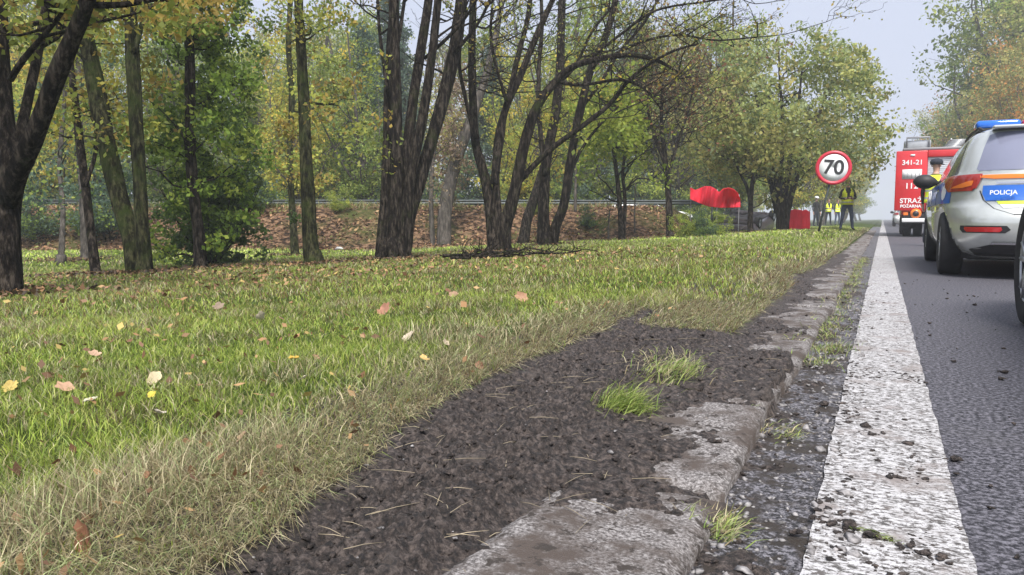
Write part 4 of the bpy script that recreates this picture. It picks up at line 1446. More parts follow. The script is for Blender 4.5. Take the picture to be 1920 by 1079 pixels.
def text_mesh(name, s, size, m, parent, extrude=.002, align='CENTER', bold=0.):
    cu = bpy.data.curves.new(name, 'FONT')
    cu.body = s; cu.size = size; cu.extrude = extrude; cu.align_x = align; cu.align_y = 'CENTER'; cu.offset = bold
    o = bpy.data.objects.new(name, cu); C.objects.link(o)
    dg = bpy.context.evaluated_depsgraph_get()
    me = bpy.data.meshes.new_from_object(o.evaluated_get(dg))
    bpy.data.objects.remove(o)
    me.materials.clear(); me.materials.append(m)
    return link(name, me, parent)

def wheel(parent, x, y, R_=.318, wd=.205, side=-1, rimm='rim'):
    a = np.linspace(0, 2*math.pi, 41)[:-1]
    pr = [(R_*.62, -wd*.42), (R_*.8, -wd*.5), (R_*.95, -wd*.46), (R_, -wd*.36), (R_*1.0, -wd*.1), (R_*1.0, wd*.1), (R_, wd*.36), (R_*.95, wd*.46), (R_*.8, wd*.5), (R_*.62, wd*.42)]
    V, F = [], []
    for rr, xx in pr:
        V += [(xx, rr*math.cos(q), rr*math.sin(q)) for q in a]
    for k in range(len(pr)-1):
        for j in range(40):
            F.append((k*40+j, k*40+(j+1) % 40, (k+1)*40+(j+1) % 40, (k+1)*40+j))
    w_ = link('wheel', mesh_np('wheel', V, F, None, True, [M['rubber']]), parent)
    w_.location = (x, y, R_)
    rb = MB()
    xo = side*wd*.40
    rb.tube([(xo-side*.05, 0, 0), (xo, 0, 0)], [.05, .05], 14)
    for k in range(5):
        q = k*2*math.pi/5+.3
        c, s = math.cos(q), math.sin(q)
        c2, s2 = math.cos(q+.22), math.sin(q+.22); c3, s3 = math.cos(q-.22), math.sin(q-.22)
        rb.tube([(xo-side*.012, c*.03, s*.03), (xo-side*.004, c2*R_*.63, s2*R_*.63)], [.02, .013], 6)
        rb.tube([(xo-side*.012, c*.03, s*.03), (xo-side*.004, c3*R_*.63, s3*R_*.63)], [.02, .013], 6)
    an = np.linspace(0, 2*math.pi, 31)
    rb.tube([(xo-side*.006, math.cos(q)*R_*.64, math.sin(q)*R_*.64) for q in an], .012, 6, 0, False)
    rb.build('rim', M[rimm], w_, True)
    hb = MB(); hb.cyl((xo-side*.09, 0, 0), R_*.6, .01, 'x', 24); hb.build('brake_disc', M['steelgrey'], w_)
    return w_

def arches(me, ys, R_=.37, hw=.88):
    for y in ys:
        g_ = tube_geo([(-1.2, y, .32), (1.2, y, .32)], [R_, R_], 40)
        me = cut(me, g_)
    return me

def build_car(x, y, label, paint, police=False, wsc=1., track=.775):
    root = thing('car' if not police else 'police_car', (x, y, 0), label, 'car' if not police else 'police car')
    full = car_shell('body', M[paint], wsc)
    tree = bvh(full)
    cut_me = arches(full, (.88, 3.52))
    cut_me.materials.clear(); cut_me.materials.append(M[paint])
    cut_me.polygons.foreach_set('material_index', np.zeros(len(cut_me.polygons), np.int32))
    body = link('body', cut_me, root)
    # dark arch liners
    al = MB()
    al.box((0, .88, .40), (1.40, .70, .44)); al.box((0, 3.52, .40), (1.40, .70, .44)); al.box((0, 2.2, .20), (1.3, 3.4, .06))
    al.build('underbody', M['plastic'], root)
    for sx in (-1, 1):
        for yy in (.88, 3.52):
            wheel(root, sx*track, yy, side=sx)
    # glazing
    V, F = patch(tree, [(1.015, -.61, .61), (1.04, -.625, .625), (1.25, -.565, .565), (1.365, -.52, .52), (1.39, -.46, .46)], 'rear', .006, 18)
    link('rear_window', mesh_np('rear_window', V, F, None, True, [M['rearglass']]), root)
    V, F = patch(tree, [(1.0, -.74, .74), (1.013, -.735, .735)], 'rear', .007, 16, 2)
    for sx in (-1, 1):
        for nm, rows in (('rear_quarter_window', [(1.0, .62, 1.0), (1.10, .68, 1.0), (1.25, .80, 1.0), (1.355, .92, 1.0)]),
                         ('rear_door_window', [(.99, 1.06, 2.0), (1.15, 1.06, 2.0), (1.30, 1.06, 2.0), (1.385, 1.06, 2.0)]),
                         ('front_door_window', [(.99, 2.07, 3.05), (1.15, 2.07, 2.86), (1.30, 2.07, 2.62), (1.375, 2.07, 2.45)])):
            V, F = patch(tree, rows, 'side', .005, 14, 3, sx)
            link('side_window', mesh_np('side_window', V, F, None, True, [M['glass']]), root)
        # mirror
        if wsc < 1: continue
        mm = MB()
        a = np.linspace(0, 1, 7)
        mm.tube([(sx*(.80+.25*t), 3.0-.05*math.sin(t*3), 1.03+.02*t) for t in a], [.025, .06, .085, .092, .09, .075, .03], 12)
        mo = mm.build('mirror', M['plastic'], root, True)
        # door handle and seams
        V, F = patch(tree, [(.86, 1.22, 1.40), (.885, 1.22, 1.40)], 'side', .012, 5, 2, sx)
        link('door_handle', mesh_np('door_handle', V, F, None, True, [M[paint]]), root)
        for ys_ in (1.04, 2.04, 3.1):
            V, F = patch(tree, [(.30 if ys_ > 1.1 else .75, ys_, ys_+.008), (.96, ys_, ys_+.008)], 'side', .002, 2, 12, sx)
            link('door_seam', mesh_np('door_seam', V, F, None, False, [M['plastic']]), root)
    if police:
        for sx in (-1, 1):
            s = sx
            rows = [(.83, s*.82, s*.655), (.88, s*.84, s*.635), (.95, s*.84, s*.62), (.985, s*.82, s*.62)]
            V, F = patch(tree, rows, 'rear', .012, 14, 3)
            link('tail_lamp', mesh_np('tail_lamp', V, F, None, True, [M['redlamp']]), root)
            V, F = patch(tree, [(.85, .29, .38), (.90, .28, .44), (.96, .28, .48), (.985, .29, .46)], 'side', .012, 12, 3, sx)
            link('tail_lamp', mesh_np('tail_lamp', V, F, None, True, [M['redlamp']]), root)
            V, F = patch(tree, [(.862, s*.80, s*.72), (.88, s*.78, s*.655), (.915, s*.70, s*.645), (.925, s*.67, s*.645)], 'rear', .016, 10, 3)
            link('lamp_insert', mesh_np('lamp_insert', V, F, None, True, [M['orange']]), root)
            V, F = patch(tree, [(.445, s*.69, s*.46), (.465, s*.71, s*.44), (.49, s*.71, s*.45)], 'rear', .006, 12, 3)
            link('bumper_reflector', mesh_np('bumper_reflector', V, F, None, True, [M['redlens']]), root)
            V, F = patch(tree, [(.435, s*.72, s*.42), (.465, s*.74, s*.38), (.502, s*.74, s*.41)], 'rear', .003, 12, 3)
            link('reflector_surround', mesh_np('reflector_surround', V, F, None, True, [M['plastic']]), root)
            # blue panels on the flanks
            for y0, y1 in ((.62, 1.55), (1.62, 3.3)):
                V, F = patch(tree, [(.72, y0, y1), (.94, y0, y1)], 'side', .004, 18, 6, sx)
                link('blue_panel', mesh_np('blue_panel', V, F, None, True, [M['blue']]), root)
            V, F = patch(tree, [(.67, 2.7, 3.0), (.715, 2.7, 3.0)], 'side', .004, 18, 2, sx)
            link('fluorescent_stripe', mesh_np('fluorescent_stripe', V, F, None, True, [M['fluo']]), root)
            tx = text_mesh('lettering', 'POLICJA', .17, M['white'], root, .002, bold=.003)
            tx.location = (sx*.895, 2.45, .83)
            tx.rotation_euler = (math.pi/2, 0, sx*math.pi/2)
            # round crest in the rear quarter panel
            V, F = patch(tree, [(.755, .80, .84), (.775, .76, .88), (.83, .73, .91), (.885, .76, .88), (.905, .80, .84)], 'side', .008, 7, 2, sx)
            link('crest', mesh_np('crest', V, F, None, True, [M['white']]), root)
            V, F = patch(tree, [(.78, 1.0, 1.36), (.88, 1.0, 1.30)], 'side', .008, 5, 2, sx)
        # amber strip between the lamps
        V, F = patch(tree, [(.935, -.50, -.10), (.95, -.60, -.05), (.972, -.60, -.22)], 'rear', .012, 14, 3)
        link('lamp_strip', mesh_np('lamp_strip', V, F, None, True, [M['orange']]), root)
        V, F = patch(tree, [(.935, .10, .50), (.95, .05, .60), (.972, .22, .60)], 'rear', .012, 14, 3)
        link('lamp_strip', mesh_np('lamp_strip', V, F, None, True, [M['orange']]), root)
        V, F = patch(tree, [(.885, -.48, .48), (.905, -.49, .49)], 'rear', .014, 20, 2)
        link('chrome_strip', mesh_np('chrome_strip', V, F, None, True, [M['chrome']]), root)
        V, F = patch(tree, [(.732, -.56, .56), (.80, -.585, .585), (.875, -.58, .58)], 'rear', .008, 22, 3)
        link('blue_panel', mesh_np('blue_panel', V, F, None, True, [M['blue']]), root)
        V, F = patch(tree, [(.70, -.47, .47), (.728, -.485, .485)], 'rear', .006, 20, 2)
        link('fluorescent_stripe', mesh_np('fluorescent_stripe', V, F, None, True, [M['fluo']]), root)
        V, F = patch(tree, [(.665, -.44, .44), (.695, -.46, .46)], 'rear', .006, 20, 2)
        link('reflective_stripe', mesh_np('reflective_stripe', V, F, None, True, [M['white']]), root)
        # seams of the tailgate
        V, F = patch(tree, [(.60, -.36, .36), (.608, -.37, .37)], 'rear', .003, 16, 1)
        link('tailgate_seam', mesh_np('tailgate_seam', V, F, None, False, [M['plastic']]), root)
        for sx in (-1, 1):
            V, F = patch(tree, [(.605, sx*.362, sx*.37), (.66, sx*.50, sx*.508), (.74, sx*.575, sx*.583), (.83, sx*.60, sx*.608)], 'rear', .003, 2, 5)
            link('tailgate_seam', mesh_np('tailgate_seam', V, F, None, False, [M['plastic']]), root)
        tx = text_mesh('lettering', 'POLICJA', .056, M['white'], root, .002, 'LEFT', .001)
        # the panel bends: sit the lettering just in front of it
        tx.location = (-.545, .125, .805); tx.rotation_euler = (R(86), 0, R(-6))
        V, F = patch(tree, [(.745, -.14, .14), (.86, -.14, .14)], 'rear', .014, 8, 3)
        link('number_plate', mesh_np('number_plate', V, F, None, False, [M['white']]), root)
        # valance, diffuser, exhaust
        V, F = patch(tree, [(.22, -.60, .60), (.28, -.66, .66), (.335, -.50, .50)], 'rear', .006, 20, 3)
        link('valance', mesh_np('valance', V, F, None, True, [M['plastic']]), root)
        V, F = patch(tree, [(.335, -.52, .52), (.352, -.50, .50)], 'rear', .012, 20, 2)
        link('chrome_strip', mesh_np('chrome_strip', V, F, None, True, [M['chrome']]), root)
        ex = MB(); ex.tube([(.45, .02, .235), (.45, .45, .235)], [.035, .03], 12); ex.build('exhaust', M['chrome'], root, True)
        # wiper
        wb = MB(); wb.tube([(0, .165, 1.03), (.04, .20, 1.09), (.36, .215, 1.10)], [.016, .010, .006], 6); wb.build('wiper', M['plastic'], root)
        # roof rails, spoiler and light bar
        for sx in (-1, 1):
            rl = MB(); rl.tube([(sx*.56, .75, 1.44), (sx*.575, .9, 1.475), (sx*.58, 1.6, 1.49), (sx*.575, 2.2, 1.475), (sx*.56, 2.4, 1.44)], .014, 8); rl.build('roof_rail', M['plastic'], root, True)
        sp = MB(); sp.box((0, .52, 1.435), (1.02, .22, .03)); sp.build('spoiler', M[paint], root, False, .012)
        lb_ = MB(); lb_.box((0, 1.62, 1.515), (1.08, .30, .035)); lo_ = lb_.build('light_bar', M['plastic'], root, False, .01)
        for sx, nm in ((-1, 'bluelens'), (1, 'bluelens')):
            b_ = MB()
            q = [(sx*.17, 1.62, 1.575), (sx*.50, 1.62, 1.575), (sx*.565, 1.62, 1.57)]
            b_.box((sx*.355, 1.62, 1.575), (.39, .30, .085)); b_.build('blue_lens', M[nm], lo_, False, .03)
        b_ = MB(); b_.box((0, 1.62, 1.572), (.30, .28, .08)); b_.build('red_lens', M['redlens'], lo_, False, .02)
        for sx in (-1, 1):
            f_ = MB(); f_.box((sx*.45, 1.62, 1.487), (.05, .2, .03)); f_.build('bracket', M['plastic'], lo_)
        # things seen through / on the rear quarter
        for yy, zz in ((.35, 1.475),):
            an_ = MB(); an_.tube([(0, .95, 1.46), (0, .80, 1.60)], [.008, .004], 6); an_.build('antenna', M['plastic'], root)
    else:
        for sx in (-1, 1):
            V, F = patch(tree, [(.84, sx*.84, sx*.52), (.98, sx*.84, sx*.52)], 'rear', .010, 8, 3)
            link('tail_lamp', mesh_np('tail_lamp', V, F, None, True, [M['redlens']]), root)
    return root

pc = build_car(1.385, 7.84, 'silver police estate car with blue panels and a blue light bar, seen from behind', 'silver', True)
pc.scale = (1, 1, .957)
# the nearer dark car of which the tyre enters at the right edge; front wheel at Y 4.5
nc = build_car(1.55, 1.12, 'black car at the right edge of the picture of which only the front tyre shows', 'black_paint', False, .90, .80)

# white car on the other road
dW = 30.
while bank_s(*P(1212, 411, dW)[:2]) < 13.5: dW += .2
p_ = P(1212, 411, dW)
wc = build_car(p_[0], p_[1], 'white car roof showing above the bank behind the guard rail', 'white')
wc['category'] = 'car'
wc.rotation_euler = (0, 0, math.atan2(BD[1], BD[0])-math.pi/2)
wc.location = (p_[0]-BD[0]*2.3, p_[1]-BD[1]*2.3, -.055)
# far cars on the road
fc = copy_thing(wc, 'distant pale car on the road left of the fire engine')
fc.location = (1.55, 62, 0); fc.rotation_euler = (0, 0, 0)

# overturned wreck
wr = thing('overturned_car', (0, 0, 0), 'dark wrecked car lying on its roof beyond the small tree', 'car wreck')
wb_me = car_shell('body', M['wreckpaint'], 1., 3, .10)
bo = link('body', wb_me, wr)
ub = MB()
ub.box((0, 2.3, .17), (1.35, 3.9, .12)); ub.box((0, .9, .10), (1.1, .16, .16)); ub.box((0, 3.4, .10), (1.0, .5, .16)); ub.box((.1, 2.2, .08), (.3, 2.2, .1)); ub.box((-.35, 1.3, .06), (.5, .7, .18))
ub.tube([(.3, .2, .1), (.3, 2.6, .08), (0, 3.4, .08)], .04, 8)
ub.build('underbody', M['wreck'], wr)
for sx in (-1, 1):
    for yy in (.88, 3.52):
        w_ = wheel(wr, sx*.775, yy, side=sx); w_.location.z = .20
g_ = P(1398, 411, 31.); g_[2] = float(terrain(g_[0], g_[1]))
wr.rotation_euler = (math.pi+R(6), R(4), R(-4))
wr.scale = (1, 1, .72)
wr.location = (g_[0]+.16, g_[1]+2.3, g_[2]+.92)

# ------------------------------------------------------------------ fire engine, rear view
fx, fy = 1.72, 26.2
ft = thing('fire_engine', (fx, fy, 0), 'red fire engine seen from behind with silver shutter and roof equipment', 'fire engine')
b = MB(); b.box((0, 1.9, 1.62), (2.44, 3.8, 1.92)); b.build('body', M['red'], ft, False, .05)
b = MB(); b.box((0, 5.1, 1.55), (2.34, 2.1, 2.0)); b.build('cab', M['red'], ft, False, .14)
b = MB(); b.box((-1.0, -.03, 1.68), (.84, .08, 1.78)); b.build('rear_column', M['red'], ft, False, .02)
b = MB(); b.box((1.0, -.03, 1.68), (.40, .08, 1.78)); b.build('rear_column', M['red'], ft, False, .02)
sh = MB()
for k in range(24):
    sh.box((.12, -.012+.004*(k % 2), 1.0+k*.058), (1.38, .03, .054))
sh.build('roller_shutter', M['shutter'], ft, False, .006)
b = MB(); b.box((.12, -.05, 2.47), (1.40, .10, .20)); b.build('shutter_header', M['red'], ft, False, .02)
b = MB(); b.box((0, 1.9, 2.62), (2.5, 3.86, .08)); b.build('roof_edge', M['steelgrey'], ft, False, .02)
b = MB(); b.box((0, -.08, .50), (2.4, .12, .12)); b.build('bumper_bar', M['white'], ft, False, .02)
b = MB(); b.box((0, .05, .66), (2.36, .10, .22)); b.build('lamp_panel', M['plastic'], ft, False, .02)
b = MB(); b.box((0, 3.0, .52), (2.1, 5.6, .25)); b.build('chassis', M['plastic'], ft)
for sx in (-1, 1):
    for k in range(2):
        b = MB(); b.box((sx*(1.10-.2*k), -.01, .70), (.13, .03, .1)); b.build('tail_lamp', M['redlens'] if k else M['orange'], ft, False, .01)
    b = MB(); b.box((sx*.98, -.07, 2.44), (.12, .03, .05)); b.build('marker_lamp', M['white'], ft)
    b = MB(); b.box((sx*1.30, 5.9, 1.72), (.10, .16, .42)); b.tube([(sx*1.17, 5.9, 1.86), (sx*1.30, 5.9, 1.86)], .02, 6); b.build('mirror', M['plastic'], ft, False, .03)
for x0 in (-.88, -.62, .62, .88):
    w_ = wheel(ft, x0*1.16, 1.3, .44, .24, -1 if x0 < 0 else 1)
for x0 in (-1.02, 1.02):
    w_ = wheel(ft, x0, 5.2, .44, .28, -1 if x0 < 0 else 1)
for sx in (-1, 1):
    b = MB(); b.box((sx*1.0, .98-.08, .42), (.42, .02, .36)); b.build('mud_flap', M['plastic'], ft)
# yellow round plate with dark ring
b = MB(); b.cyl((-.83, -.09, .70), .15, .02, 'y', 28); sgn = b.build('round_plate', M['orange'], ft)
b = MB(); b.cyl((-.83, -.105, .70), .085, .015, 'y', 24); b.build('plate_centre', M['plastic'], sgn)
for s_, z_, h_ in (('341-21', 2.22, .20), ('112', 1.52, .24), ('STRAŻ', 1.08, .20), ('POŻARNA', .92, .12)):
    t_ = text_mesh('lettering', s_, h_, M['white'], ft, .003, bold=.004)
    t_.location = (-.98, -.076, z_); t_.rotation_euler = (math.pi/2, 0, 0)
b = MB(); b.box((-.98, -.078, 1.88), (.52, .012, .28)); b.build('white_panel', M['white'], ft)
for k in range(5):
    b = MB(); b.box((-1.18+k*.1, -.088, 1.88), (.02, .01, .24)); b.build('panel_bar', M['retro'], ft)
b = MB()
for x0 in (-.72, -.30):
    b.tube([(x0, -.15, .75), (x0, -.12, 2.7), (x0, .25, 2.86), (x0, 3.4, 2.86)], .022, 8)
ldd = None
# roof gear: hose reel box, light mast, ladder with rungs
b = MB(); b.box((-.86, .55, 2.78), (.72, .6, .24)); b.build('roof_box', M['alu'], ft, False, .03)
b = MB(); b.tube([(-1.15, .2, 2.66), (-1.15, .2, 2.98), (-.55, .2, 2.98), (-.55, .2, 2.66)], .03, 8); b.build('roof_rail', M['steelgrey'], ft, True)
b = MB()
for x0 in (.0, .45): b.tube([(x0, -.1, 2.86), (x0, 3.6, 2.86)], .03, 8)
for k in range(11): b.tube([(0, .1+k*.33, 2.86), (.45, .1+k*.33, 2.86)], .018, 6)
b.build('ladder', M['alu'], ft, True)
b = MB(); b.box((.9, .9, 2.78), (.5, 1.4, .26)); b.build('roof_box', M['alu'], ft, False, .03)
b = MB(); b.cyl((-.95, 5.2, 2.68), .12, .22, 'z', 18); b.build('beacon', M['bluelens'], ft, True)
b = MB(); b.cyl((.95, 5.2, 2.68), .12, .22, 'z', 18); b.build('beacon', M['bluelens'], ft, True)
b = MB()
for k in range(3): b.tube([(-.98+.02*k, -.10, .97+.0*k), (-.98+.02*k, -.10, .98)], .01, 5)

# ------------------------------------------------------------------ speed limit sign on a leaning post
g_, d_ = on_ground(1532, 437)
c_ = P(1563, 315, d_)
c_ = EYE + ray(1563, 315)*(g_[1]/ray(1563, 315)[1])
SR = 31.5*d_/FPX
sg = thing('speed_limit_sign', tuple(g_), 'round red-ringed 70 speed limit sign on a post leaning to the right', 'road sign')
sc_root = sg
cl_ = Vector(c_-g_)
axis_face = Vector((math.sin(R(6)), -math.cos(R(6)), .0))
b = MB(); b.tube([(0, 0, -.2), tuple(cl_*.5+Vector((.0, .06, 0))), tuple(cl_+Vector((SR*.12, .07, SR*.7)))], .03, 10); b.build('post', M['galv'], sg, True)
M['signred'] = mat('sign_red', (.50, .02, .045), .4)
M['signwhite'] = mat('sign_white', (.74, .76, .76), .45)
M['signback'] = mat('sign_back', (.35, .36, .36), .5, .5)
def disc(r0, r1, y, n=64, th=.004):
    a = np.linspace(0, 2*math.pi, n, endpoint=False)
    V, F = [], []
    for rr in (r0, r1):
        for yy in (y, y+th):
            V += [(rr*math.cos(q), yy, rr*math.sin(q)) for q in a]
    for j in range(n):
        k = (j+1) % n
        F += [(j, k, 2*n+k, 2*n+j), (n+j, 3*n+j, 3*n+k, n+k), (2*n+j, 2*n+k, 3*n+k, 3*n+j), (j, n+j, n+k, k)]
    return V, F
rot = (0, R(4), R(8))
def onsign(o, y=0):
    o.location = cl_; o.rotation_euler = rot; return o
pl = onsign(link('sign_plate', mesh_np('sign_plate', *disc(.0001, SR*.995, .004, th=.006), None, False, [M['signback']]), sg))
onsign(link('white_disc', mesh_np('white_disc', *disc(.0001, SR*.80, -.004), None, False, [M['signwhite']]), sg))
onsign(link('red_ring', mesh_np('red_ring', *disc(SR*.79, SR, -.006), None, False, [M['signred']]), sg))
t_ = text_mesh('numerals', '70', SR*1.16, M['plastic'], sg, .002, bold=.010)
onsign(t_)
mt = Matrix.Translation(cl_) @ Matrix.Rotation(R(8), 4, 'Z') @ Matrix.Rotation(R(4), 4, 'Y') @ Matrix.Translation((0, -.012, 0)) @ Matrix.Rotation(math.pi/2, 4, 'X')
t_.matrix_local = mt

# ------------------------------------------------------------------ red screens
M['redcloth'] = mat('red_cloth', (.95, .04, .08), .65, var=.08, vscale=3, transl=.4)
def cloth(name, label, d, left, right, top, bottom, lobes, seed, poles):
    """top, bottom: functions px -> py"""
    n, m = 60, 22
    V = []
    c0 = P((left+right)/2, 411, d)
    gz = float(terrain(c0[0], c0[1]))
    org = np.array([c0[0], c0[1], gz])
    for i in range(m):
        for j in range(n):
            px = left+(right-left)*j/(n-1)
            t = i/(m-1)
            py = top(px)*(1-t)+bottom(px)*t
            dd = d + lobes*(.09*math.sin(px*.13+seed)+.11*math.sin(t*2.5+px*.05)+.03*math.sin(px*.45+t*4)+.12*t*(1-t)+.015*math.sin(px*1.25+t*7+seed))
            V.append(P(px, py, dd)-org)
    F = [(i*n+j, i*n+j+1, (i+1)*n+j+1, (i+1)*n+j) for i in range(m-1) for j in range(n-1)]
    rt_ = thing(name, tuple(org), label, 'red screen')
    o = link('cloth', mesh_np('cloth', V, F, None, True, [M['redcloth']]), rt_)
    o.modifiers.new('s', 'SOLIDIFY').thickness = .01
    for px in poles:
        q = P(px, top(px)-3, d+.15)-org
        pb_ = MB(); pb_.tube([(q[0], q[1], -.3), (q[0], q[1], q[2])], .016, 8); pb_.build('pole', M['steelgrey'], rt_, True)
    return rt_
cloth('red_screen', 'red cloth with two rounded humps held up above the bushes behind the wreck', 24.,
      1294, 1388, lambda x: np.interp(x, [1294, 1304, 1311, 1322, 1333, 1342, 1348, 1356, 1366, 1376, 1384, 1388], [352, 357, 354, 349.5, 350, 355, 361, 354, 352, 355, 362, 374]),
      lambda x: np.interp(x, [1294, 1310, 1330, 1350, 1370, 1388], [374, 381, 388, 390, 390, 389]), 2, 1., (1296, 1345, 1386))
cloth('red_screen', 'bright red cloth screen standing on the grass right of the round-crowned tree', 27.,
      1472, 1504, lambda x: np.interp(x, [1472, 1476, 1490, 1504], [402, 395, 393, 394]), lambda x: np.interp(x, [1472, 1480, 1484, 1504], [424, 430, 437, 437]), .35, 2.4, (1474, 1503))
cloth('red_screen', 'narrow darker red cloth next to the bright red screen on the grass', 27.6,
      1503, 1519, lambda x: np.interp(x, [1503, 1511, 1519], [396, 393, 398]), lambda x: 436.5, .3, .4, (1507, 1518))

# ================================================================== PEOPLE
M['skin'] = mat('skin', (.50, .30, .22), .6)
M['hair'] = mat('hair', (.05, .035, .025), .8)
M['jeans'] = mat('blue_jeans', (.06, .08, .14), .85, var=.25, vscale=12)
M['navy'] = mat('navy_cloth', (.018, .022, .035), .85, var=.25, vscale=12)
M['black'] = mat('black_cloth', (.012, .012, .014), .9)
M['vest'] = mat('hi_vis_vest', (.88, .98, .04), .7)
M['shoe'] = mat('shoe', (.02, .02, .02), .6)

def person(loc, rz, label, H=1.78, pants='jeans', jacket='black', arms='bent', crouch=False, vest=True, cap=False, helmet=False, stride=.10):
    s = H/1.78
    root = thing('person', loc, label, 'person', rz=rz)
    J = {}
    hip = .93
    J['pel'] = ((0, 0, hip), (.155, .11)); J['waist'] = ((0, .01, 1.08), (.14, .10)); J['chest'] = ((0, .015, 1.28), (.17, .115)); J['ups'] = ((0, .01, 1.41), (.12, .08))
    J['neck'] = ((0, 0, 1.50), (.055, .055)); J['chin'] = ((0, -.015, 1.585), (.065, .075)); J['head'] = ((0, -.01, 1.665), (.078, .095)); J['crown'] = ((0, .0, 1.735), (.062, .075))
    E = [('pel', 'waist'), ('waist', 'chest'), ('chest', 'ups'), ('ups', 'neck'), ('neck', 'chin'), ('chin', 'head'), ('head', 'crown')]
    for sx, n in ((-1, 'l'), (1, 'r')):
        J['hip'+n] = ((sx*.095, 0, .88), (.095, .10)); J['kn'+n] = ((sx*(.10+stride*.35), -.02, .49), (.062, .066)); J['an'+n] = ((sx*(.10+stride*.6), .02, .10), (.043, .048)); J['toe'+n] = ((sx*(.125+stride*.6), -.15, .045), (.04, .035))
        E += [('pel', 'hip'+n), ('hip'+n, 'kn'+n), ('kn'+n, 'an'+n), ('an'+n, 'toe'+n)]
        J['sh'+n] = ((sx*.185, .01, 1.41), (.062, .062))
        if arms == 'bent':
            J['el'+n] = ((sx*.27, .0, 1.14), (.045, .045)); J['wr'+n] = ((sx*.12, -.23, 1.10), (.032, .03)); J['ha'+n] = ((sx*.05, -.29, 1.12), (.038, .022))
        else:
            J['el'+n] = ((sx*.25, .02, 1.13), (.045, .045)); J['wr'+n] = ((sx*.27, -.05, .88), (.03, .03)); J['ha'+n] = ((sx*.27, -.07, .80), (.022, .038))
        E += [('ups', 'sh'+n), ('sh'+n, 'el'+n), ('el'+n, 'wr'+n), ('wr'+n, 'ha'+n)]
        hx, hy, hz = J['ha'+n][0]; wx, wy, wz = J['wr'+n][0]
        dv = np.array([hx-wx, hy-wy, hz-wz]); dv = dv/np.linalg.norm(dv)
        sv = np.array([0, 0, 1.]) if arms == 'bent' else np.array([0, 1., 0])
        for k in range(4):
            b0 = np.array(J['ha'+n][0])+dv*.035+sv*(k-1.5)*.02
            L = (.062, .072, .068, .052)[k]
            cv = np.array([-sx*.4, 0, -.3 if arms == 'bent' else 0])*.03
            J[f'f{k}{n}'] = (tuple(b0+dv*L*.5), (.0095, .0095)); J[f'g{k}{n}'] = (tuple(b0+dv*L+cv), (.008, .008))
            E += [('ha'+n, f'f{k}{n}'), (f'f{k}{n}', f'g{k}{n}')]
        J['th'+n] = (tuple(np.array(J['ha'+n][0])+sv*.045+dv*.012), (.011, .011)); E.append(('ha'+n, 'th'+n))
    if crouch:
        for k_, (p, r_) in list(J.items()):
            x, y, z = p
            if z > .80: J[k_] = ((x, y+.18-(z-.8)*.25, z-.38), r_)
            elif k_[:2] == 'kn': J[k_] = ((x*1.3, -.22, .47), r_)
    names = list(J)
    me = bpy.data.meshes.new('body')
    me.from_pydata([tuple(q*s for q in J[n][0]) for n in names], [(names.index(a), names.index(b_)) for a, b_ in E], [])
    o = bpy.data.objects.new('tmp', me); C.objects.link(o)
    sk = o.modifiers.new('skin', 'SKIN'); sk.use_smooth_shade = True
    for k, n in enumerate(names):
        me.skin_vertices[0].data[k].radius = (J[n][1][0]*s, J[n][1][1]*s)
        me.skin_vertices[0].data[k].use_root = (n == 'pel')
    sb2 = o.modifiers.new('sub', 'SUBSURF'); sb2.levels = 1; sb2.render_levels = 1
    dg = bpy.context.evaluated_depsgraph_get(); dg.update()
    out = bpy.data.meshes.new_from_object(o.evaluated_get(dg))
    bpy.data.objects.remove(o)
    out.name = 'body'
    out.materials.clear()
    for k in ('skin', jacket, pants, 'shoe'): out.materials.append(M[k])
    off = -.38 if crouch else 0
    mi = []
    hands = [np.array(J['ha'+n][0]) for n in 'lr']
    for p in out.polygons:
        c = np.array(p.center)/s
        if c[2] > 1.50+off: q = 0
        elif min(np.linalg.norm(c-h_) for h_ in hands) < .10: q = 0
        elif c[2] > .93+off: q = 1
        elif c[2] > .10: q = 2
        else: q = 3
        mi.append(q)
    out.polygons.foreach_set('material_index', np.array(mi, np.int32))
    link('body', out, root)
    def sh(z): return (z+off)*s
    yo = lambda z: ((.18-(z-.8)*.25) if crouch else 0)*s
    if vest:
        V, F, MI = [], [], []
        N = 40
        zs = np.linspace(.90, 1.465, 16)
        for z in zs:
            hwx = np.interp(z, [.90, 1.0, 1.1, 1.3, 1.42, 1.465], [.205, .195, .185, .205, .185, .13])
            hwy = np.interp(z, [.90, 1.0, 1.1, 1.3, 1.42, 1.465], [.155, .145, .135, .15, .115, .09])
            for k in range(N):
                a = 2*math.pi*k/N - math.pi/2 + math.pi/N
                V.append((hwx*s*math.cos(a), hwy*s*math.sin(a)+yo(z)+.01*s, sh(z)))
        for i in range(len(zs)-1):
            zc = (zs[i]+zs[i+1])/2
            for k in range(N):
                a = 2*math.pi*(k+.5)/N - math.pi/2 + math.pi/N
                if math.sin(a) < -.5 and abs(math.cos(a)) < np.interp(zc, [1.1, 1.46], [.0, .55]) and zc > 1.12: continue
                F.append((i*N+k, i*N+(k+1) % N, (i+1)*N+(k+1) % N, (i+1)*N+k))
                MI.append(1 if (.97 < zc < 1.03 or 1.11 < zc < 1.16) else 0)
        vo = link('vest', mesh_np('vest', V, F, None, True, [M['vest'], M['retro']], MI), root)
        vo.modifiers.new('s', 'SOLIDIFY').thickness = .008
    hb_ = MB()
    hz = 1.685
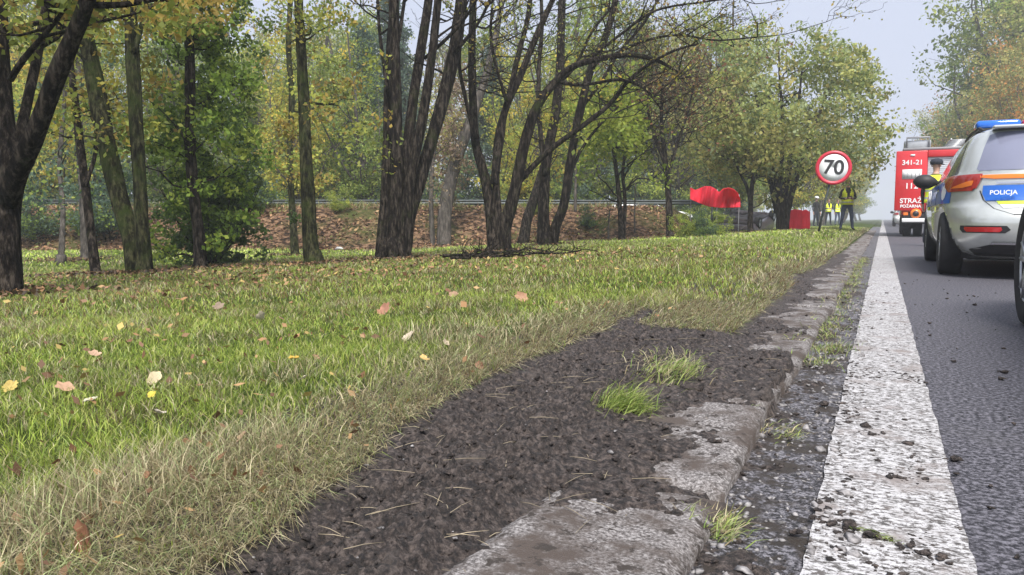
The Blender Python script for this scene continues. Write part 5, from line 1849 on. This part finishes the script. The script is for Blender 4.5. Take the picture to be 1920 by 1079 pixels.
    if cap or helmet:
        hb_.tube([(0, yo(hz)/s+.0, hz+off), (0, yo(hz)/s, hz+.05+off), (0, yo(hz)/s, hz+.10+off), (0, yo(hz)/s, hz+.125+off)], [.115, .125, .10, .03], 16)
        hb_.box((0, yo(hz)/s-.12, hz+.005+off), (.16, .10, .015))
        nm = 'helmet' if helmet else 'cap'
        m_ = M['white'] if helmet else M['navy']
    else:
        hb_.tube([(0, yo(hz)/s+.035, hz-.08+off), (0, yo(hz)/s+.02, hz+.0+off), (0, yo(hz)/s+.012, hz+.06+off), (0, yo(hz)/s, hz+.095+off)], [.075, .098, .088, .03], 14)
        nm, m_ = 'hair', M['hair']
    V = [np.concatenate(hb_.V)*s]
    link(nm, mesh_np(nm, V[0], hb_.F, None, True, [m_]), root)
    fb_ = MB()
    y0 = yo(1.66)/s
    fb_.tube([(0, y0-.10, 1.68+off), (0, y0-.125, 1.645+off), (0, y0-.10, 1.635+off)], [.008, .016, .012], 8)
    link('nose', mesh_np('nose', np.concatenate(fb_.V)*s, fb_.F, None, True, [M['skin']]), root)
    for sx in (-1, 1):
        eb = MB(); eb.tube([(sx*.032, y0-.098, 1.685+off), (sx*.032, y0-.104, 1.685+off)], [.010, .008], 8)
        link('eye', mesh_np('eye', np.concatenate(eb.V)*s, eb.F, None, True, [M['black']]), root)
        eb = MB(); eb.tube([(sx*.078, y0, 1.64+off), (sx*.092, y0+.01, 1.665+off), (sx*.084, y0+.005, 1.695+off)], [.010, .016, .010], 7)
        link('ear', mesh_np('ear', np.concatenate(eb.V)*s, eb.F, None, True, [M['skin']]), root)
    mb_ = MB(); mb_.tube([(-.022, y0-.096, 1.605+off), (0, y0-.104, 1.603+off), (.022, y0-.096, 1.605+off)], [.003, .006, .003], 6)
    link('mouth', mesh_np('mouth', np.concatenate(mb_.V)*s, mb_.F, None, True, [M['redcloth']]), root)
    return root

g_, d_ = on_ground(1587, 433)
man = person(tuple(g_), R(14), 'person in a yellow hi-vis vest and jeans standing on the grass right of the sign', 95*d_/FPX*1.0, 'jeans', 'black', 'bent', stride=.16)
b = MB(); b.box((0, -.30, 1.17), (.16, .012, .11), Matrix.Rotation(R(-35), 3, 'X')); o = b.build('notepad', M['plastic']); 
o.location = man.location; o.rotation_euler = man.rotation_euler
tag(o, 'small dark notepad held by the person in the yellow vest', 'notepad')
for px, py, hp, kw, lab in [
   (1529, 436, 56, dict(pants='navy', jacket='black', arms='down', vest=False, helmet=True), 'person in dark gear and pale helmet standing left of the leaning sign post'),
   (1552, 436, 50, dict(pants='navy', jacket='navy', arms='bent', vest=True), 'person in yellow-green vest and dark trousers right of the leaning sign post'),
   (1569, 435, 48, dict(pants='jeans', jacket='navy', arms='down', vest=True), 'person in a pale vest half hidden behind the man with the yellow vest')]:
    ra = ray(px, py)
    d_ = 1.74*FPX/hp
    q = P(px, py, d_)
    person((q[0], q[1], float(terrain(q[0], q[1]))), R(20+px % 50), lab, 1.74, **kw)
q = P(1751, 411, 15.2)
person((q[0], q[1], .0), R(150), 'police officer in dark cap and yellow vest standing beyond the police car', 1.70, 'navy', 'black', 'down', cap=True)

# ================================================================== AIR
hz_ = MB(); hz_.box((0, 240, 14), (1100, 1400, 34))
hm = bpy.data.materials.new('haze'); hm.use_nodes = True
t = hm.node_tree; t.nodes.clear()
pv = t.nodes.new('ShaderNodeVolumePrincipled'); om = t.nodes.new('ShaderNodeOutputMaterial')
pv.inputs['Color'].default_value = (.93, .96, 1, 1)
pv.inputs['Density'].default_value = .0019
pv.inputs['Anisotropy'].default_value = .2
t.links.new(pv.outputs[0], om.inputs['Volume'])
tag(hz_.build('haze', hm), kind='stuff')
